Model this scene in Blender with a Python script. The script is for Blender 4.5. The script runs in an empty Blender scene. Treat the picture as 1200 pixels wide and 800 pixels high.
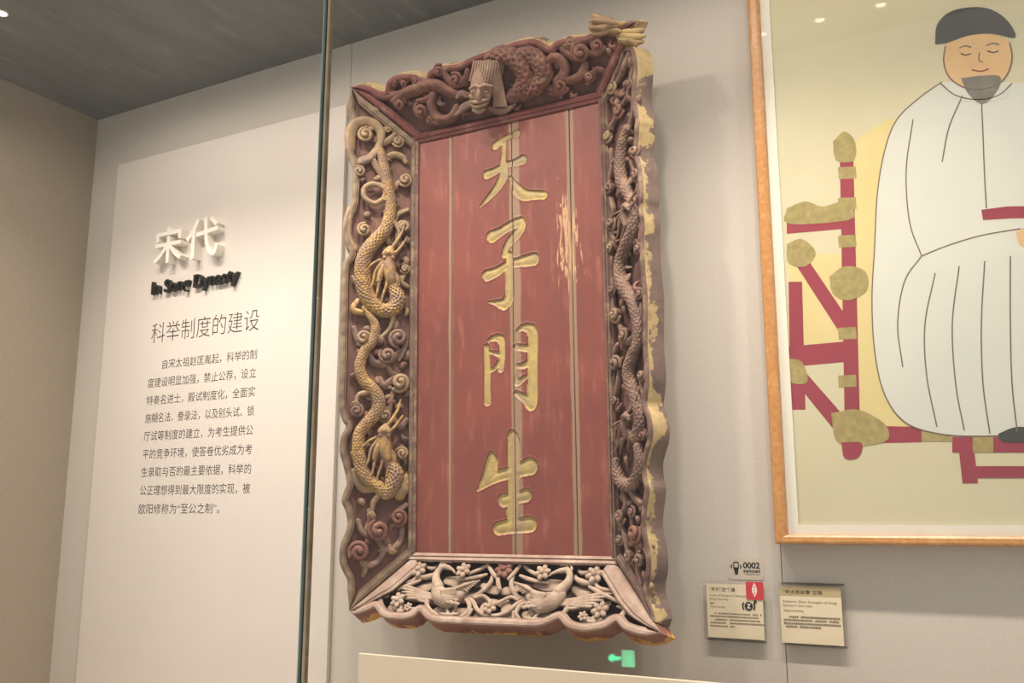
import bpy, math, random
import numpy as np
from mathutils import Vector, Matrix
from mathutils.geometry import tessellate_polygon

random.seed(7)
S = bpy.context.scene
COL = S.collection

# ------------------------------------------------------------------ camera
F_PX, YAW, PITCH, DIST, EYE = 1105.0, math.radians(28.9), math.radians(10.76), 2.3, 1.55
CAM = np.array([0.0, -DIST, EYE])
FW = np.array([-math.sin(YAW) * math.cos(PITCH), math.cos(YAW) * math.cos(PITCH), math.sin(PITCH)])
RT = np.array([math.cos(YAW), math.sin(YAW), 0.0])
UP = np.cross(RT, FW)
cd = bpy.data.cameras.new('camera')
cd.sensor_width = 36.0
cd.lens = 36.0 * F_PX / 1200.0
cd.clip_start = 0.05
cam = bpy.data.objects.new('camera', cd)
COL.objects.link(cam)
cam.location = CAM.tolist()
cam.rotation_euler = (math.pi / 2 + PITCH, 0, YAW)
S.camera = cam

# ------------------------------------------------------------------ world, exposure
w = bpy.data.worlds.new('dim_hall')
S.world = w
w.use_nodes = True
bg = w.node_tree.nodes['Background']
bg.inputs[0].default_value = (1.0, 0.94, 0.88, 1)
bg.inputs[1].default_value = 0.54
S.view_settings.view_transform = 'Standard'
S.view_settings.look = 'None'
S.view_settings.gamma = 1.0
S.view_settings.use_curve_mapping = False
S.view_settings.exposure = 0.22

CEIL = 3.124
LAMP_Y = -0.69
# every downlight throws a narrow beam plus an added wide fill to even out the upper wall
LAMP_BEAMS = [(37.0, 86.0, 1.0, 15.0), (6.6, 134.0, 0.5, 24.0)]     # power, cone, blend, tilt
LAMP_COLOR = (1.0, 0.875, 0.76)
LAMPS = [(-2.729, 0.9), (-2.42, 1.0), (-2.1, 1.0), (-1.78, 1.0), (-1.45, 1.0), (-1.12, 1.0), (-0.663, 0.8), (-0.478, 0.8), (-0.293, 0.8), (0.08, 0.8)]


# ------------------------------------------------------------------ helpers
def ray(x, y):
    d = FW * F_PX + RT * (x - 600.0) + UP * (400.0 - y)
    return d / np.linalg.norm(d)


def hit(x, y, p0, n):
    d = ray(x, y)
    return CAM + d * (np.dot(np.array(p0) - CAM, n) / np.dot(d, n))


def wall_pt(x, y, Y=0.0):
    return hit(x, y, (0, Y, 0), np.array([0, 1.0, 0]))


def srgb(r, g, b):
    def f(c):
        c /= 255.0
        return c / 12.92 if c <= 0.04045 else ((c + 0.055) / 1.055) ** 2.4
    return (f(r), f(g), f(b), 1.0)


def props(o, label=None, cat=None, group=None, kind=None):
    if label: o['label'] = label
    if cat: o['category'] = cat
    if group: o['group'] = group
    if kind: o['kind'] = kind
    return o


def empty(name, loc, rot=(0, 0, 0), **k):
    o = bpy.data.objects.new(name, None)
    o.empty_display_size = 0.05
    COL.objects.link(o)
    o.location = loc
    o.rotation_euler = rot
    return props(o, **k)


class MB:
    """collects vertices and faces of ONE mesh object"""
    def __init__(self):
        self.v, self.f, self.m = [], [], []

    def add(self, verts, faces, mi=0):
        b = len(self.v)
        self.v.extend([tuple(float(c) for c in p) for p in verts])
        for f in faces:
            self.f.append(tuple(b + i for i in f))
            self.m.append(mi)
        return self

    def box(self, lo, hi, mi=0):
        x0, y0, z0 = lo
        x1, y1, z1 = hi
        vs = [(x0, y0, z0), (x1, y0, z0), (x1, y1, z0), (x0, y1, z0), (x0, y0, z1), (x1, y0, z1), (x1, y1, z1), (x0, y1, z1)]
        return self.add(vs, [(0, 3, 2, 1), (4, 5, 6, 7), (0, 1, 5, 4), (1, 2, 6, 5), (2, 3, 7, 6), (3, 0, 4, 7)], mi)

    def build(self, name, mats, parent=None, smooth=False, bevel=0.0, **k):
        me = bpy.data.meshes.new(name)
        me.from_pydata(self.v, [], self.f)
        if not isinstance(mats, (list, tuple)): mats = [mats]
        for m in mats: me.materials.append(m)
        if len(mats) > 1: me.polygons.foreach_set('material_index', self.m)
        if smooth: me.polygons.foreach_set('use_smooth', [True] * len(me.polygons))
        me.update()
        o = bpy.data.objects.new(name, me)
        COL.objects.link(o)
        if parent: o.parent = parent
        if bevel:
            bv = o.modifiers.new('bevel', 'BEVEL')
            bv.width = bevel
            bv.segments = 2
            bv.limit_method = 'ANGLE'
        return props(o, **k)


def catmull(P, step):
    P = np.array(P, float)
    if len(P) == 2:
        n = max(2, int(np.linalg.norm((P[1] - P[0])[:3]) / step) + 1)
        return np.array([P[0] + (P[1] - P[0]) * t for t in np.linspace(0, 1, n)])
    out = []
    Q = np.vstack([2 * P[0] - P[1], P, 2 * P[-1] - P[-2]])
    for i in range(1, len(Q) - 2):
        a, b, c, d = Q[i - 1], Q[i], Q[i + 1], Q[i + 2]
        n = max(2, int(np.linalg.norm((c - b)[:3]) / step) + 1)
        for t in np.linspace(0, 1, n, endpoint=False):
            out.append(0.5 * (2 * b + (c - a) * t + (2 * a - 5 * b + 4 * c - d) * t * t + (3 * b - a - 3 * c + d) * t ** 3))
    out.append(P[-1])
    return np.array(out)


def tube(mb, pts, segs=10, step=0.004, scales=0.0, nrm=None, flat=1.0, ridge=0.0, mi=0):
    """pts: rows (x,y,z,r). rounded ends, optional carved scales, flattened along nrm"""
    C = catmull(pts, step)
    P, Rr = C[:, :3], np.maximum(C[:, 3], 0.0006)
    n = len(P)
    T = np.gradient(P, axis=0)
    T /= (np.linalg.norm(T, axis=1, keepdims=True) + 1e-12)
    up = np.array(nrm if nrm is not None else (0, -1.0, 0.0))
    s = np.concatenate([[0], np.cumsum(np.linalg.norm(np.diff(P, axis=0), axis=1))])
    rings = []
    ends = [(-0.92, 0.38), (-0.7, 0.7), (-0.35, 0.93)]
    seq = [(0, e[0], e[1]) for e in ends] + [(i, 0.0, 1.0) for i in range(n)] + [(n - 1, -e[0], e[1]) for e in reversed(ends)]
    ang = np.linspace(0, 2 * math.pi, segs, endpoint=False)
    for (i, off, k) in seq:
        t = T[i]
        b = np.cross(t, up)
        if np.linalg.norm(b) < 1e-3: b = np.cross(t, (1, 0, 0.01))
        b /= np.linalg.norm(b)
        u = np.cross(b, t)
        r = Rr[i] * k
        rr = np.full(segs, r)
        if scales > 0 and k == 1.0:
            cell = scales
            na = max(6, round(2 * math.pi * 0.85 * Rr.max() / cell))
            row = s[i] / (cell * 0.75)
            q = math.floor(row)
            fy = row - q
            best = np.zeros(segs)
            for dq in (0, 1):
                cx = (ang / (2 * math.pi) * na + 0.5 * ((q - dq) % 2)) % 1.0
                yy = (fy + dq) / 2.0
                dome = np.clip(1 - ((cx - 0.5) / 0.52) ** 2 - ((yy - 0.25) / 0.75) ** 2 * 1.0, 0, 1)
                best = np.maximum(best, np.sqrt(dome) * (1.0 - 0.35 * yy))
            rr = r * (0.72 + 0.48 * best)
        if ridge: rr = rr * (1 + ridge * np.cos(ang * 3))
        c = P[i] + t * off * Rr[i]
        rings.append(c + (np.outer(np.cos(ang) * rr, b) + np.outer(np.sin(ang) * rr * flat, u)))
    V = np.vstack(rings)
    nr = len(rings)
    F = []
    for i in range(nr - 1):
        for j in range(segs):
            k2 = (j + 1) % segs
            F.append((i * segs + j, i * segs + k2, (i + 1) * segs + k2, (i + 1) * segs + j))
    F.append(tuple(range(segs - 1, -1, -1)))
    F.append(tuple((nr - 1) * segs + j for j in range(segs)))
    mb.add(V, F, mi)


def blob(mb, c, ax, ay, az, nu=16, nv=10, lobes=0, lob=0.0, mi=0):
    """ellipsoid with axis vectors ax, ay, az"""
    c, ax, ay, az = map(np.array, (c, ax, ay, az))
    V, F = [c + az], []
    for i in range(1, nv):
        th = math.pi * i / nv
        for j in range(nu):
            ph = 2 * math.pi * j / nu
            k = 1 + lob * math.cos(lobes * ph) * math.sin(th)
            V.append(c + az * math.cos(th) + (ax * math.cos(ph) + ay * math.sin(ph)) * math.sin(th) * k)
    V.append(c - az)
    for j in range(nu):
        F.append((0, 1 + j, 1 + (j + 1) % nu))
        for i in range(nv - 2):
            a, b = 1 + i * nu, 1 + (i + 1) * nu
            F.append((a + j, b + j, b + (j + 1) % nu, a + (j + 1) % nu))
        F.append((len(V) - 1, 1 + (nv - 2) * nu + (j + 1) % nu, 1 + (nv - 2) * nu + j))
    mb.add(V, F, mi)


# ------------------------------------------------------------------ materials
def node_mat(name):
    m = bpy.data.materials.new(name)
    m.use_nodes = True
    nt = m.node_tree
    return m, nt, nt.nodes, nt.links, nt.nodes['Principled BSDF']


def paint(name, c1, c2=None, scale=8.0, rough=0.6, bump=0.0, bscale=60.0, lo=0.35, hi=0.65, stretch=(1, 1, 1), c3=None, s3=3.0, lo3=0.55, hi3=0.7, metallic=0.0, spec=0.4, detail=6.0):
    m, nt, N, Lk, B = node_mat(name)
    B.inputs['Roughness'].default_value = rough
    B.inputs['Metallic'].default_value = metallic
    B.inputs['Specular IOR Level'].default_value = spec
    B.inputs['Base Color'].default_value = c1
    tc = N.new('ShaderNodeTexCoord')
    mp = N.new('ShaderNodeMapping')
    mp.inputs['Scale'].default_value = stretch
    Lk.new(tc.outputs['Object'], mp.inputs['Vector'])

    def noise(sc, det=detail):
        n = N.new('ShaderNodeTexNoise')
        n.inputs['Scale'].default_value = sc
        n.inputs['Detail'].default_value = det
        n.inputs['Roughness'].default_value = 0.65
        Lk.new(mp.outputs[0], n.inputs['Vector'])
        return n

    def ramp(src, a, b):
        r = N.new('ShaderNodeMapRange')
        r.inputs['From Min'].default_value = a
        r.inputs['From Max'].default_value = b
        Lk.new(src, r.inputs['Value'])
        return r.outputs[0]
    col = None
    if c2:
        mx = N.new('ShaderNodeMix')
        mx.data_type = 'RGBA'
        mx.inputs['A'].default_value = c1
        mx.inputs['B'].default_value = c2
        Lk.new(ramp(noise(scale).outputs['Fac'], lo, hi), mx.inputs['Factor'])
        col = mx.outputs['Result']
    if c3:
        mx3 = N.new('ShaderNodeMix')
        mx3.data_type = 'RGBA'
        Lk.new(col, mx3.inputs['A'])
        mx3.inputs['B'].default_value = c3
        Lk.new(ramp(noise(s3).outputs['Fac'], lo3, hi3), mx3.inputs['Factor'])
        col = mx3.outputs['Result']
    if col: Lk.new(col, B.inputs['Base Color'])
    if bump:
        bp = N.new('ShaderNodeBump')
        bp.inputs['Strength'].default_value = bump
        bp.inputs['Distance'].default_value = 0.004
        Lk.new(noise(bscale).outputs['Fac'], bp.inputs['Height'])
        Lk.new(bp.outputs[0], B.inputs['Normal'])
    return m


def glass_mat(name, tint=(0.97, 0.985, 0.975, 1), refl=1.0, rough=0.0):
    m, nt, N, Lk, B = node_mat(name)
    N.remove(B)
    out = N['Material Output']
    tr = N.new('ShaderNodeBsdfTransparent')
    tr.inputs[0].default_value = tint
    gl = N.new('ShaderNodeBsdfGlossy')
    gl.inputs['Roughness'].default_value = rough
    lw = N.new('ShaderNodeLayerWeight')
    pw = N.new('ShaderNodeMath'); pw.operation = 'POWER'; pw.inputs[1].default_value = 5.0
    Lk.new(lw.outputs['Facing'], pw.inputs[0])
    ma = N.new('ShaderNodeMath'); ma.operation = 'MULTIPLY_ADD'; ma.inputs[1].default_value = 0.96 * refl; ma.inputs[2].default_value = 0.04 * refl
    Lk.new(pw.outputs[0], ma.inputs[0])
    mx = N.new('ShaderNodeMixShader')
    Lk.new(ma.outputs[0], mx.inputs[0]); Lk.new(tr.outputs[0], mx.inputs[1]); Lk.new(gl.outputs[0], mx.inputs[2])
    Lk.new(mx.outputs[0], out.inputs['Surface'])
    return m


def emis(name, c, s):
    m, nt, N, Lk, B = node_mat(name)
    B.inputs['Base Color'].default_value = (0.02, 0.02, 0.02, 1)
    B.inputs['Emission Color'].default_value = c
    B.inputs['Emission Strength'].default_value = s
    return m


M = {}
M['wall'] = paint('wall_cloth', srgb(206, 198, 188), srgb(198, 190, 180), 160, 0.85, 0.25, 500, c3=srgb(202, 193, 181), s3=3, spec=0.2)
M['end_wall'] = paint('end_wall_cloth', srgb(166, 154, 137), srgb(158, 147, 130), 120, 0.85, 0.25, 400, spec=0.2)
M['ceiling'] = paint('grey_ceiling', srgb(116, 118, 116), srgb(102, 104, 103), 4, 0.42, 0.15, 60, c3=srgb(132, 133, 130), s3=9, lo3=0.55, hi3=0.8, stretch=(2.2, 0.5, 1), spec=0.5)  # lighter streaks paint blurred reflections into the ceiling's grey
M['dark'] = paint('dark_hall', srgb(52, 44, 38), srgb(44, 38, 33), 5, 0.8)
M['case_floor'] = paint('case_floor', srgb(190, 178, 160), srgb(180, 168, 150), 30, 0.7)
M['panel'] = paint('panel_white', srgb(220, 211, 203), srgb(217, 208, 199), 3, 0.6, spec=0.3)
M['letter_white'] = paint('letter_white', srgb(240, 233, 222), srgb(234, 227, 216), 20, 0.5)
M['letter_black'] = paint('letter_black', srgb(40, 38, 36), srgb(32, 31, 30), 20, 0.35)
M['ink'] = paint('ink_print', srgb(52, 44, 40), srgb(58, 50, 45), 20, 0.6)
M['ink_grey'] = paint('ink_grey_print', srgb(134, 118, 98), srgb(142, 124, 104), 60, 0.6)
M['card'] = paint('cream_card', srgb(226, 212, 182), srgb(222, 207, 177), 30, 0.6)
M['red_tag'] = paint('red_tag', srgb(205, 62, 72), srgb(200, 56, 66), 20, 0.5)
M['tag_white'] = paint('tag_white', srgb(240, 225, 215), srgb(236, 220, 210), 20, 0.5)
M['sticker'] = paint('grey_sticker', srgb(202, 190, 172), srgb(198, 186, 168), 40, 0.35)
M['board'] = paint('cream_board', srgb(214, 200, 178), srgb(208, 194, 172), 6, 0.55)
M['glass'] = glass_mat('case_glass', (0.985, 0.99, 0.985, 1), 0.36)
M['picture_glass'] = glass_mat('picture_glass', (0.985, 0.985, 0.98, 1), 0.8)
M['acrylic'] = glass_mat('acrylic', (0.97, 0.96, 0.94, 1), 0.7, 0.3)
M['glass_edge'] = paint('glass_edge_green', srgb(170, 196, 188), srgb(140, 168, 160), 3, 0.15, stretch=(1, 1, 0.6), spec=0.6)
M['seal'] = paint('dark_seal', srgb(44, 50, 46), srgb(54, 58, 52), 5, 0.3)
M['tape'] = paint('tan_strip_painted_glints', srgb(190, 172, 146), srgb(160, 140, 112), 14, 0.4, c3=srgb(232, 224, 208), s3=26, lo3=0.62, hi3=0.7)  # pale flecks put white glints into the strip's colour
M['oak'] = paint('honey_wood', srgb(198, 146, 90), srgb(178, 122, 68), 14, 0.32, 0.1, 60, stretch=(6, 6, 6), c3=srgb(208, 160, 104), s3=3, spec=0.5)
M['mat_board'] = paint('cream_mat', srgb(240, 236, 222), srgb(237, 232, 218), 30, 0.8)
# plaque
M['rim'] = paint('dusty_brown_paint', srgb(124, 98, 88), srgb(98, 75, 68), 16, 0.72, 0.6, 90, c3=srgb(164, 142, 114), s3=24, lo3=0.5, hi3=0.72)
M['rim_left'] = paint('tan_dusted_paint', srgb(142, 122, 100), srgb(112, 90, 80), 7, 0.75, 0.6, 90, c3=srgb(162, 146, 118), s3=14, lo3=0.5, hi3=0.7)
M['ground_left'] = paint('dusty_pink_ground', srgb(140, 106, 95), srgb(110, 78, 72), 6, 0.78, 0.5, 90, c3=srgb(146, 122, 104), s3=14)
M['rim_red'] = paint('dark_red_moulding', srgb(136, 82, 76), srgb(112, 66, 62), 12, 0.62, 0.4, 90, c3=srgb(158, 122, 108), s3=22, lo3=0.52, hi3=0.75)
M['ground'] = paint('recess_ground_red', srgb(124, 86, 79), srgb(98, 68, 64), 14, 0.75, 0.5, 90, c3=srgb(132, 103, 92), s3=20)
M['gild'] = paint('worn_gilding', srgb(188, 154, 92), srgb(146, 112, 82), 70, 0.52, 0.6, 130, lo=0.42, hi=0.6, c3=srgb(140, 114, 96), s3=15, lo3=0.44, hi3=0.6, spec=0.5)
M['gild_old'] = paint('dusty_gilding', srgb(172, 146, 106), srgb(144, 120, 98), 34, 0.6, 0.6, 130, c3=srgb(136, 112, 98), s3=12, lo3=0.45, hi3=0.62)
M['carved'] = paint('carved_dusty_wood', srgb(138, 111, 97), srgb(110, 85, 78), 22, 0.7, 0.7, 110, c3=srgb(170, 142, 112), s3=30, lo3=0.52, hi3=0.72)
M['carved_red'] = paint('carved_red_wood', srgb(134, 92, 80), srgb(108, 75, 67), 22, 0.68, 0.7, 110, c3=srgb(162, 128, 104), s3=26, lo3=0.52, hi3=0.75)
M['head_wood'] = paint('bare_head_wood', srgb(170, 146, 122), srgb(146, 118, 104), 22, 0.7, 0.6, 110, c3=srgb(150, 112, 98), s3=14)
M['carved_grey'] = paint('carved_grey_dust', srgb(184, 163, 144), srgb(152, 128, 112), 22, 0.8, 0.5, 110, c3=srgb(196, 180, 162), s3=12)
M['rim_grey'] = paint('dusty_rim', srgb(178, 156, 140), srgb(152, 124, 110), 14, 0.8, 0.5, 90, c3=srgb(194, 176, 158), s3=8)
M['pierced'] = paint('hole_shade_brown', srgb(66, 46, 42), srgb(54, 38, 36), 14, 0.85)  # dark brown paints the black shade seen through the bottom openings
M['raw'] = paint('flaking_yellow_edge', srgb(198, 172, 122), srgb(160, 132, 100), 10, 0.7, 0.8, 70, lo=0.46, hi=0.54, c3=srgb(136, 108, 100), s3=6, lo3=0.5, hi3=0.56)
M['raw_brown'] = paint('brown_red_edge', srgb(142, 94, 78), srgb(122, 78, 68), 14, 0.6, 0.6, 70, c3=srgb(206, 148, 72), s3=12, lo3=0.6, hi3=0.66)
M['raw_side'] = paint('dull_purple_edge', srgb(140, 118, 108), srgb(120, 98, 92), 8, 0.6, 0.6, 70, c3=srgb(212, 172, 104), s3=7, lo3=0.56, hi3=0.6)
M['gold_char'] = paint('incised_gold', srgb(186, 164, 102), srgb(160, 138, 92), 18, 0.55, 0.5, 130, c3=srgb(152, 134, 106), s3=8, lo3=0.48, hi3=0.64)


def edge_mat(name, c_side, c_side2, c_raw, front_w, back_w, thr, zones=()):
    """board edge: flaking along its front (0) or back (1) arris, worst in the given height zones"""
    m, nt, N, Lk, B = node_mat(name)
    B.inputs['Roughness'].default_value = 0.68
    tc = N.new('ShaderNodeTexCoord')
    at = N.new('ShaderNodeAttribute'); at.attribute_name = 'edge'

    def nz(sc, det=8):
        n = N.new('ShaderNodeTexNoise'); n.inputs['Scale'].default_value = sc; n.inputs['Detail'].default_value = det; n.inputs['Roughness'].default_value = 0.7
        Lk.new(tc.outputs['Object'], n.inputs['Vector']); return n.outputs['Fac']

    def mth(op, a, b, c=None):
        n = N.new('ShaderNodeMath'); n.operation = op
        for i, v in enumerate((a, b, c)):
            if v is None: continue
            if isinstance(v, (int, float)): n.inputs[i].default_value = v
            else: Lk.new(v, n.inputs[i])
        return n.outputs[0]

    def rng(v, a, b, c=0.0, d=1.0):
        n = N.new('ShaderNodeMapRange'); n.interpolation_type = 'SMOOTHSTEP'
        for i, q in enumerate((a, b, c, d)): n.inputs[i + 1].default_value = q
        Lk.new(v, n.inputs[0]); return n.outputs[0]

    def mix(f, a, b):
        n = N.new('ShaderNodeMix'); n.data_type = 'RGBA'; Lk.new(f, n.inputs['Factor'])
        for k, v in (('A', a), ('B', b)):
            if isinstance(v, tuple): n.inputs[k].default_value = v
            else: Lk.new(v, n.inputs[k])
        return n.outputs['Result']
    e = at.outputs['Fac']
    sc = mth('MULTIPLY_ADD', mth('SUBTRACT', 1.0, e), front_w, mth('MULTIPLY', e, back_w))
    sp = N.new('ShaderNodeSeparateXYZ'); Lk.new(tc.outputs['Object'], sp.inputs[0])
    for (a, b, amt) in zones:
        z = mth('MULTIPLY', rng(sp.outputs['Z'], a, a + 0.03), rng(sp.outputs['Z'], b - 0.03, b, 1.0, 0.0))
        sc = mth('MULTIPLY_ADD', z, amt, sc)
    f = rng(mth('ADD', sc, nz(22)), thr, thr + 0.04)
    col = mix(rng(nz(9), 0.35, 0.65), c_side, c_side2)
    raw = mix(rng(nz(40), 0.4, 0.7), c_raw, tuple(c * 0.72 for c in c_raw[:3]) + (1,))
    Lk.new(mix(f, col, raw), B.inputs['Base Color'])
    bp = N.new('ShaderNodeBump'); bp.inputs['Strength'].default_value = 0.7; bp.inputs['Distance'].default_value = 0.004
    Lk.new(nz(70), bp.inputs['Height']); Lk.new(bp.outputs[0], B.inputs['Normal'])
    return m


M['edge_right'] = edge_mat('flaking_side', srgb(128, 108, 98), srgb(104, 87, 81), srgb(192, 168, 120), 0.25, -0.12, 0.62, ((1.19, 1.3, 0.5), (1.0, 1.10, 0.25), (0.26, 0.40, 0.2), (-0.14, -0.1, 0.3)))
M['edge_left'] = edge_mat('dull_side', srgb(150, 128, 116), srgb(126, 104, 96), srgb(186, 164, 130), 0.08, 0.0, 0.62, ((0.75, 1.4, 0.2),))
M['edge_top'] = edge_mat('cream_flaked_top', srgb(150, 126, 112), srgb(128, 108, 100), srgb(208, 184, 138), 0.12, 0.12, 0.56)
M['edge_bottom'] = edge_mat('red_brown_under', srgb(146, 98, 82), srgb(124, 84, 74), srgb(214, 160, 82), -0.1, 0.16, 0.60)

# ------------------------------------------------------------------ the room
END_X = -3.16
wb = MB()
for x0, x1 in ((END_X, -1.8845), (-1.8825, -0.5465), (-0.5445, 1.4)):
    wb.box((x0, 0, 0.0), (x1, 0.05, CEIL))
wb.box((END_X, 0.052, 0), (1.4, 0.08, CEIL))
wb.build('wall_back', M['wall'], kind='structure')
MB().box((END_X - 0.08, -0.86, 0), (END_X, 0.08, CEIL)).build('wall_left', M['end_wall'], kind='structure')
ce = MB()
ce.box((END_X - 0.08, -0.86, CEIL), (1.4, 0.08, CEIL + 0.06))
ce.build('ceiling', M['ceiling'], kind='structure')
MB().box((END_X, -0.79, 0.66), (1.4, 0.0, 0.70)).build('floor', M['case_floor'], kind='structure')
def mirror_pt(x, y, Y):
    d = ray(x, y)
    p = CAM + d * ((GY - 0.012 - CAM[1]) / d[1])
    d = d * np.array([1, -1, 1])
    return p + d * ((Y - p[1]) / d[1])


GY = -0.80
wf0, wf1 = mirror_pt(459, 770, -5.30), mirror_pt(749, 748, -5.30)
MB().box((wf0[0], -5.36, 0), (wf1[0], -5.3, wf1[2])).build('reflected_dark_slab', M['dark'], kind='structure')  # unseen low slab, shaped to mirror as the dark area round the sign


def downlight(x, power, label):
    d = empty('downlight', (x, LAMP_Y, CEIL), label=label, cat='lamp', group='row of recessed downlights in the case ceiling')
    r, n = 0.017, 28
    ring = MB()
    prof = [(r * 1.25, 0.0), (r * 1.25, -0.003), (r * 1.1, -0.005), (r, -0.003), (r * 0.92, 0.0)]
    V = [(a * math.cos(2 * math.pi * j / n), a * math.sin(2 * math.pi * j / n), z) for a, z in prof for j in range(n)]
    Fc = [(i * n + j, i * n + (j + 1) % n, (i + 1) * n + (j + 1) % n, (i + 1) * n + j) for i in range(len(prof) - 1) for j in range(n)]
    ring.add(V, Fc)
    ring.build('trim_ring', M['letter_white'], d, smooth=True)
    le = MB()
    le.add([(0.0, 0.0, -0.004)] + [(r * 0.92 * math.cos(2 * math.pi * j / n), r * 0.92 * math.sin(2 * math.pi * j / n), -0.001) for j in range(n)], [(0, 1 + (j + 1) % n, 1 + j) for j in range(n)])
    le.build('lens', M['lens'], d, label='glowing lens')
    for (pw, cone, blend, tilt) in LAMP_BEAMS:
        ld = bpy.data.lights.new('spot', 'SPOT')
        ld.energy = pw * power
        ld.color = LAMP_COLOR
        ld.spot_size = math.radians(cone)
        ld.spot_blend = blend
        ld.shadow_soft_size = 0.03
        lo = bpy.data.objects.new('spot', ld)
        COL.objects.link(lo)
        lo.parent = d
        lo.location = (0, 0, -0.012)
        lo.rotation_euler = (math.radians(tilt), 0, 0)


M['lens'] = emis('lamp_lens', (1.0, 0.9, 0.78, 1), 9.0)
for i, (x, p) in enumerate(LAMPS):
    lab = {0: 'recessed downlight in the grey ceiling at the far left edge of the photo',
           6: 'recessed downlight whose glint sits on the wooden picture frame', 7: 'recessed downlight mirrored in the picture glass, left glint',
           8: 'recessed downlight mirrored in the picture glass, right glint', 9: 'recessed downlight at the right end of the ceiling row'}.get(
               i, 'recessed downlight in the ceiling, number %d from the left end wall' % (i + 1))
    downlight(x, p, lab)


# ------------------------------------------------------------------ lettering
def glyphs(body, weight=0.0, bold=False):
    """flat text mesh as (verts Nx2, faces), normalised to its own bounding box"""
    cu = bpy.data.curves.new('t', 'FONT')
    cu.body = body
    cu.size = 1.0
    cu.offset = weight
    cu.resolution_u = 4
    ob = bpy.data.objects.new('t', cu)
    COL.objects.link(ob)
    dg = bpy.context.evaluated_depsgraph_get()
    me = bpy.data.meshes.new_from_object(ob.evaluated_get(dg))
    v = np.array([tuple(p.co) for p in me.vertices])[:, :2]
    f = [tuple(p.vertices) for p in me.polygons]
    bpy.data.objects.remove(ob)
    bpy.data.curves.remove(cu)
    bpy.data.meshes.remove(me)
    lo, hi = v.min(0), v.max(0)
    return (v - lo) / (hi - lo), f


def extrude_flat(mb, v3, faces, n, depth, mi=0):
    """front faces at v3, side walls going back by depth along -n"""
    v3 = np.array(v3)
    nv = len(v3)
    back = v3 - np.array(n) * depth
    edges = {}
    for f in faces:
        for a, b in zip(f, f[1:] + f[:1]): edges[(a, b)] = 1
    fs = list(faces)
    for (a, b) in edges:
        if (b, a) not in edges: fs.append((b, a, a + nv, b + nv))
    mb.add(np.vstack([v3, back]), fs, mi)


def text_on_wall(mb, body, x0, x1, z0, z1, y, depth=0.0004, weight=0.0, mi=0):
    g, f = glyphs(body, weight)
    v = [(x0 + p[0] * (x1 - x0), y, z0 + p[1] * (z1 - z0)) for p in g]
    extrude_flat(mb, v, f, (0, -1, 0), depth, mi)


# ------------------------------------------------------------------ text panel on the left
PY = -0.015
tp = empty('text_panel', (-2.44, 0, 0.72), label='tall pale wall panel with raised title letters and printed Chinese text', cat='panel')


def off(mb, e):
    l = np.array(e.location)
    mb.v = [tuple(np.array(p) - l) for p in mb.v]
    return mb


off(MB().box((-3.0, PY, 0.72), (-1.886, -0.001, 2.90)), tp).build('board', M['panel'], tp, bevel=0.0015)
# raised title
for ch, (xa, ya, xb, yb) in (('宋', (179, 311, 215, 262)), ('代', (216, 305, 257, 251))):
    yf = PY - 0.034
    a, b = wall_pt(xa, ya, yf), wall_pt(xb, yb, yf)
    mb = MB()
    text_on_wall(mb, ch, a[0], b[0], a[2], b[2], yf, 0.034, 0.012)
    off(mb, tp).build('raised_character', M['letter_white'], tp, label='raised white character')
yf = PY - 0.016
a, b = wall_pt(176.5, 346, yf), wall_pt(278.5, 319.5, yf)
zt = wall_pt(178, 331, yf)[2]
mb = MB()
g_, f_ = glyphs('In Song Dynasty', 0.014)
par = list(range(len(g_)))
def root_of(i):
    while par[i] != i: i = par[i]
    return i
for f in f_:
    for i in f[1:]: par[root_of(i)] = root_of(f[0])
for r_ in sorted({root_of(i) for i in range(len(g_))}, key=lambda i: g_[i][0]):
    ids = [i for i in range(len(g_)) if root_of(i) == r_]
    ix = {v: k for k, v in enumerate(ids)}
    mb = MB()
    z0, z1 = a[2] - 0.012, zt + 0.003
    extrude_flat(mb, [(a[0] + g_[i][0] * (b[0] - a[0]), yf, z0 + g_[i][1] * (z1 - z0)) for i in ids], [tuple(ix[i] for i in f) for f in f_ if root_of(f[0]) == r_], (0, -1, 0), 0.016)
    off(mb, tp).build('raised_letter', M['letter_black'], tp, label='raised black letter')
a, b = wall_pt(177, 402.5, PY), wall_pt(303, 386.5, PY)
zt = wall_pt(177, 379.5, PY)[2]
mb = MB()
text_on_wall(mb, '科举制度的建设', a[0], b[0], a[2], zt, PY - 0.0004, 0.0004, -0.012)
off(mb, tp).build('printed_heading', M['ink'], tp)
lines = ['自宋太祖赵匡胤起，科举的制', '度建设明显加强，禁止公荐，设立', '特奏名进士，殿试制度化，全面实', '施糊名法、誊录法，以及别头试、锁',
         '厅试等制度的建立，为考生提供公', '平的竞争环境，使答卷优劣成为考', '生录取与否的最主要依据，科举的', '公正理想得到最大限度的实现，被', '欧阳修称为“至公之制”。']
xl, xr = wall_pt(167, 536, PY)[0], wall_pt(295.5, 525, PY)[0]
z1 = wall_pt(191, 432.5, PY)[2]
z9 = wall_pt(163, 602, PY)[2]
ch_w = (xr - xl) / 15.0
for i, ln in enumerate(lines):
    mb = MB()
    z = z1 + (z9 - z1) * i / 8.0
    n = len(ln)
    x0 = xl + (2 * ch_w if i == 0 else 0)
    wd = (xr - x0) if i < 8 else ch_w * 11.2
    text_on_wall(mb, ln, x0, x0 + wd, z, z + 0.0345, PY - 0.0003, 0.0003, -0.004)
    off(mb, tp).build('printed_line', M['ink'], tp)


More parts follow.
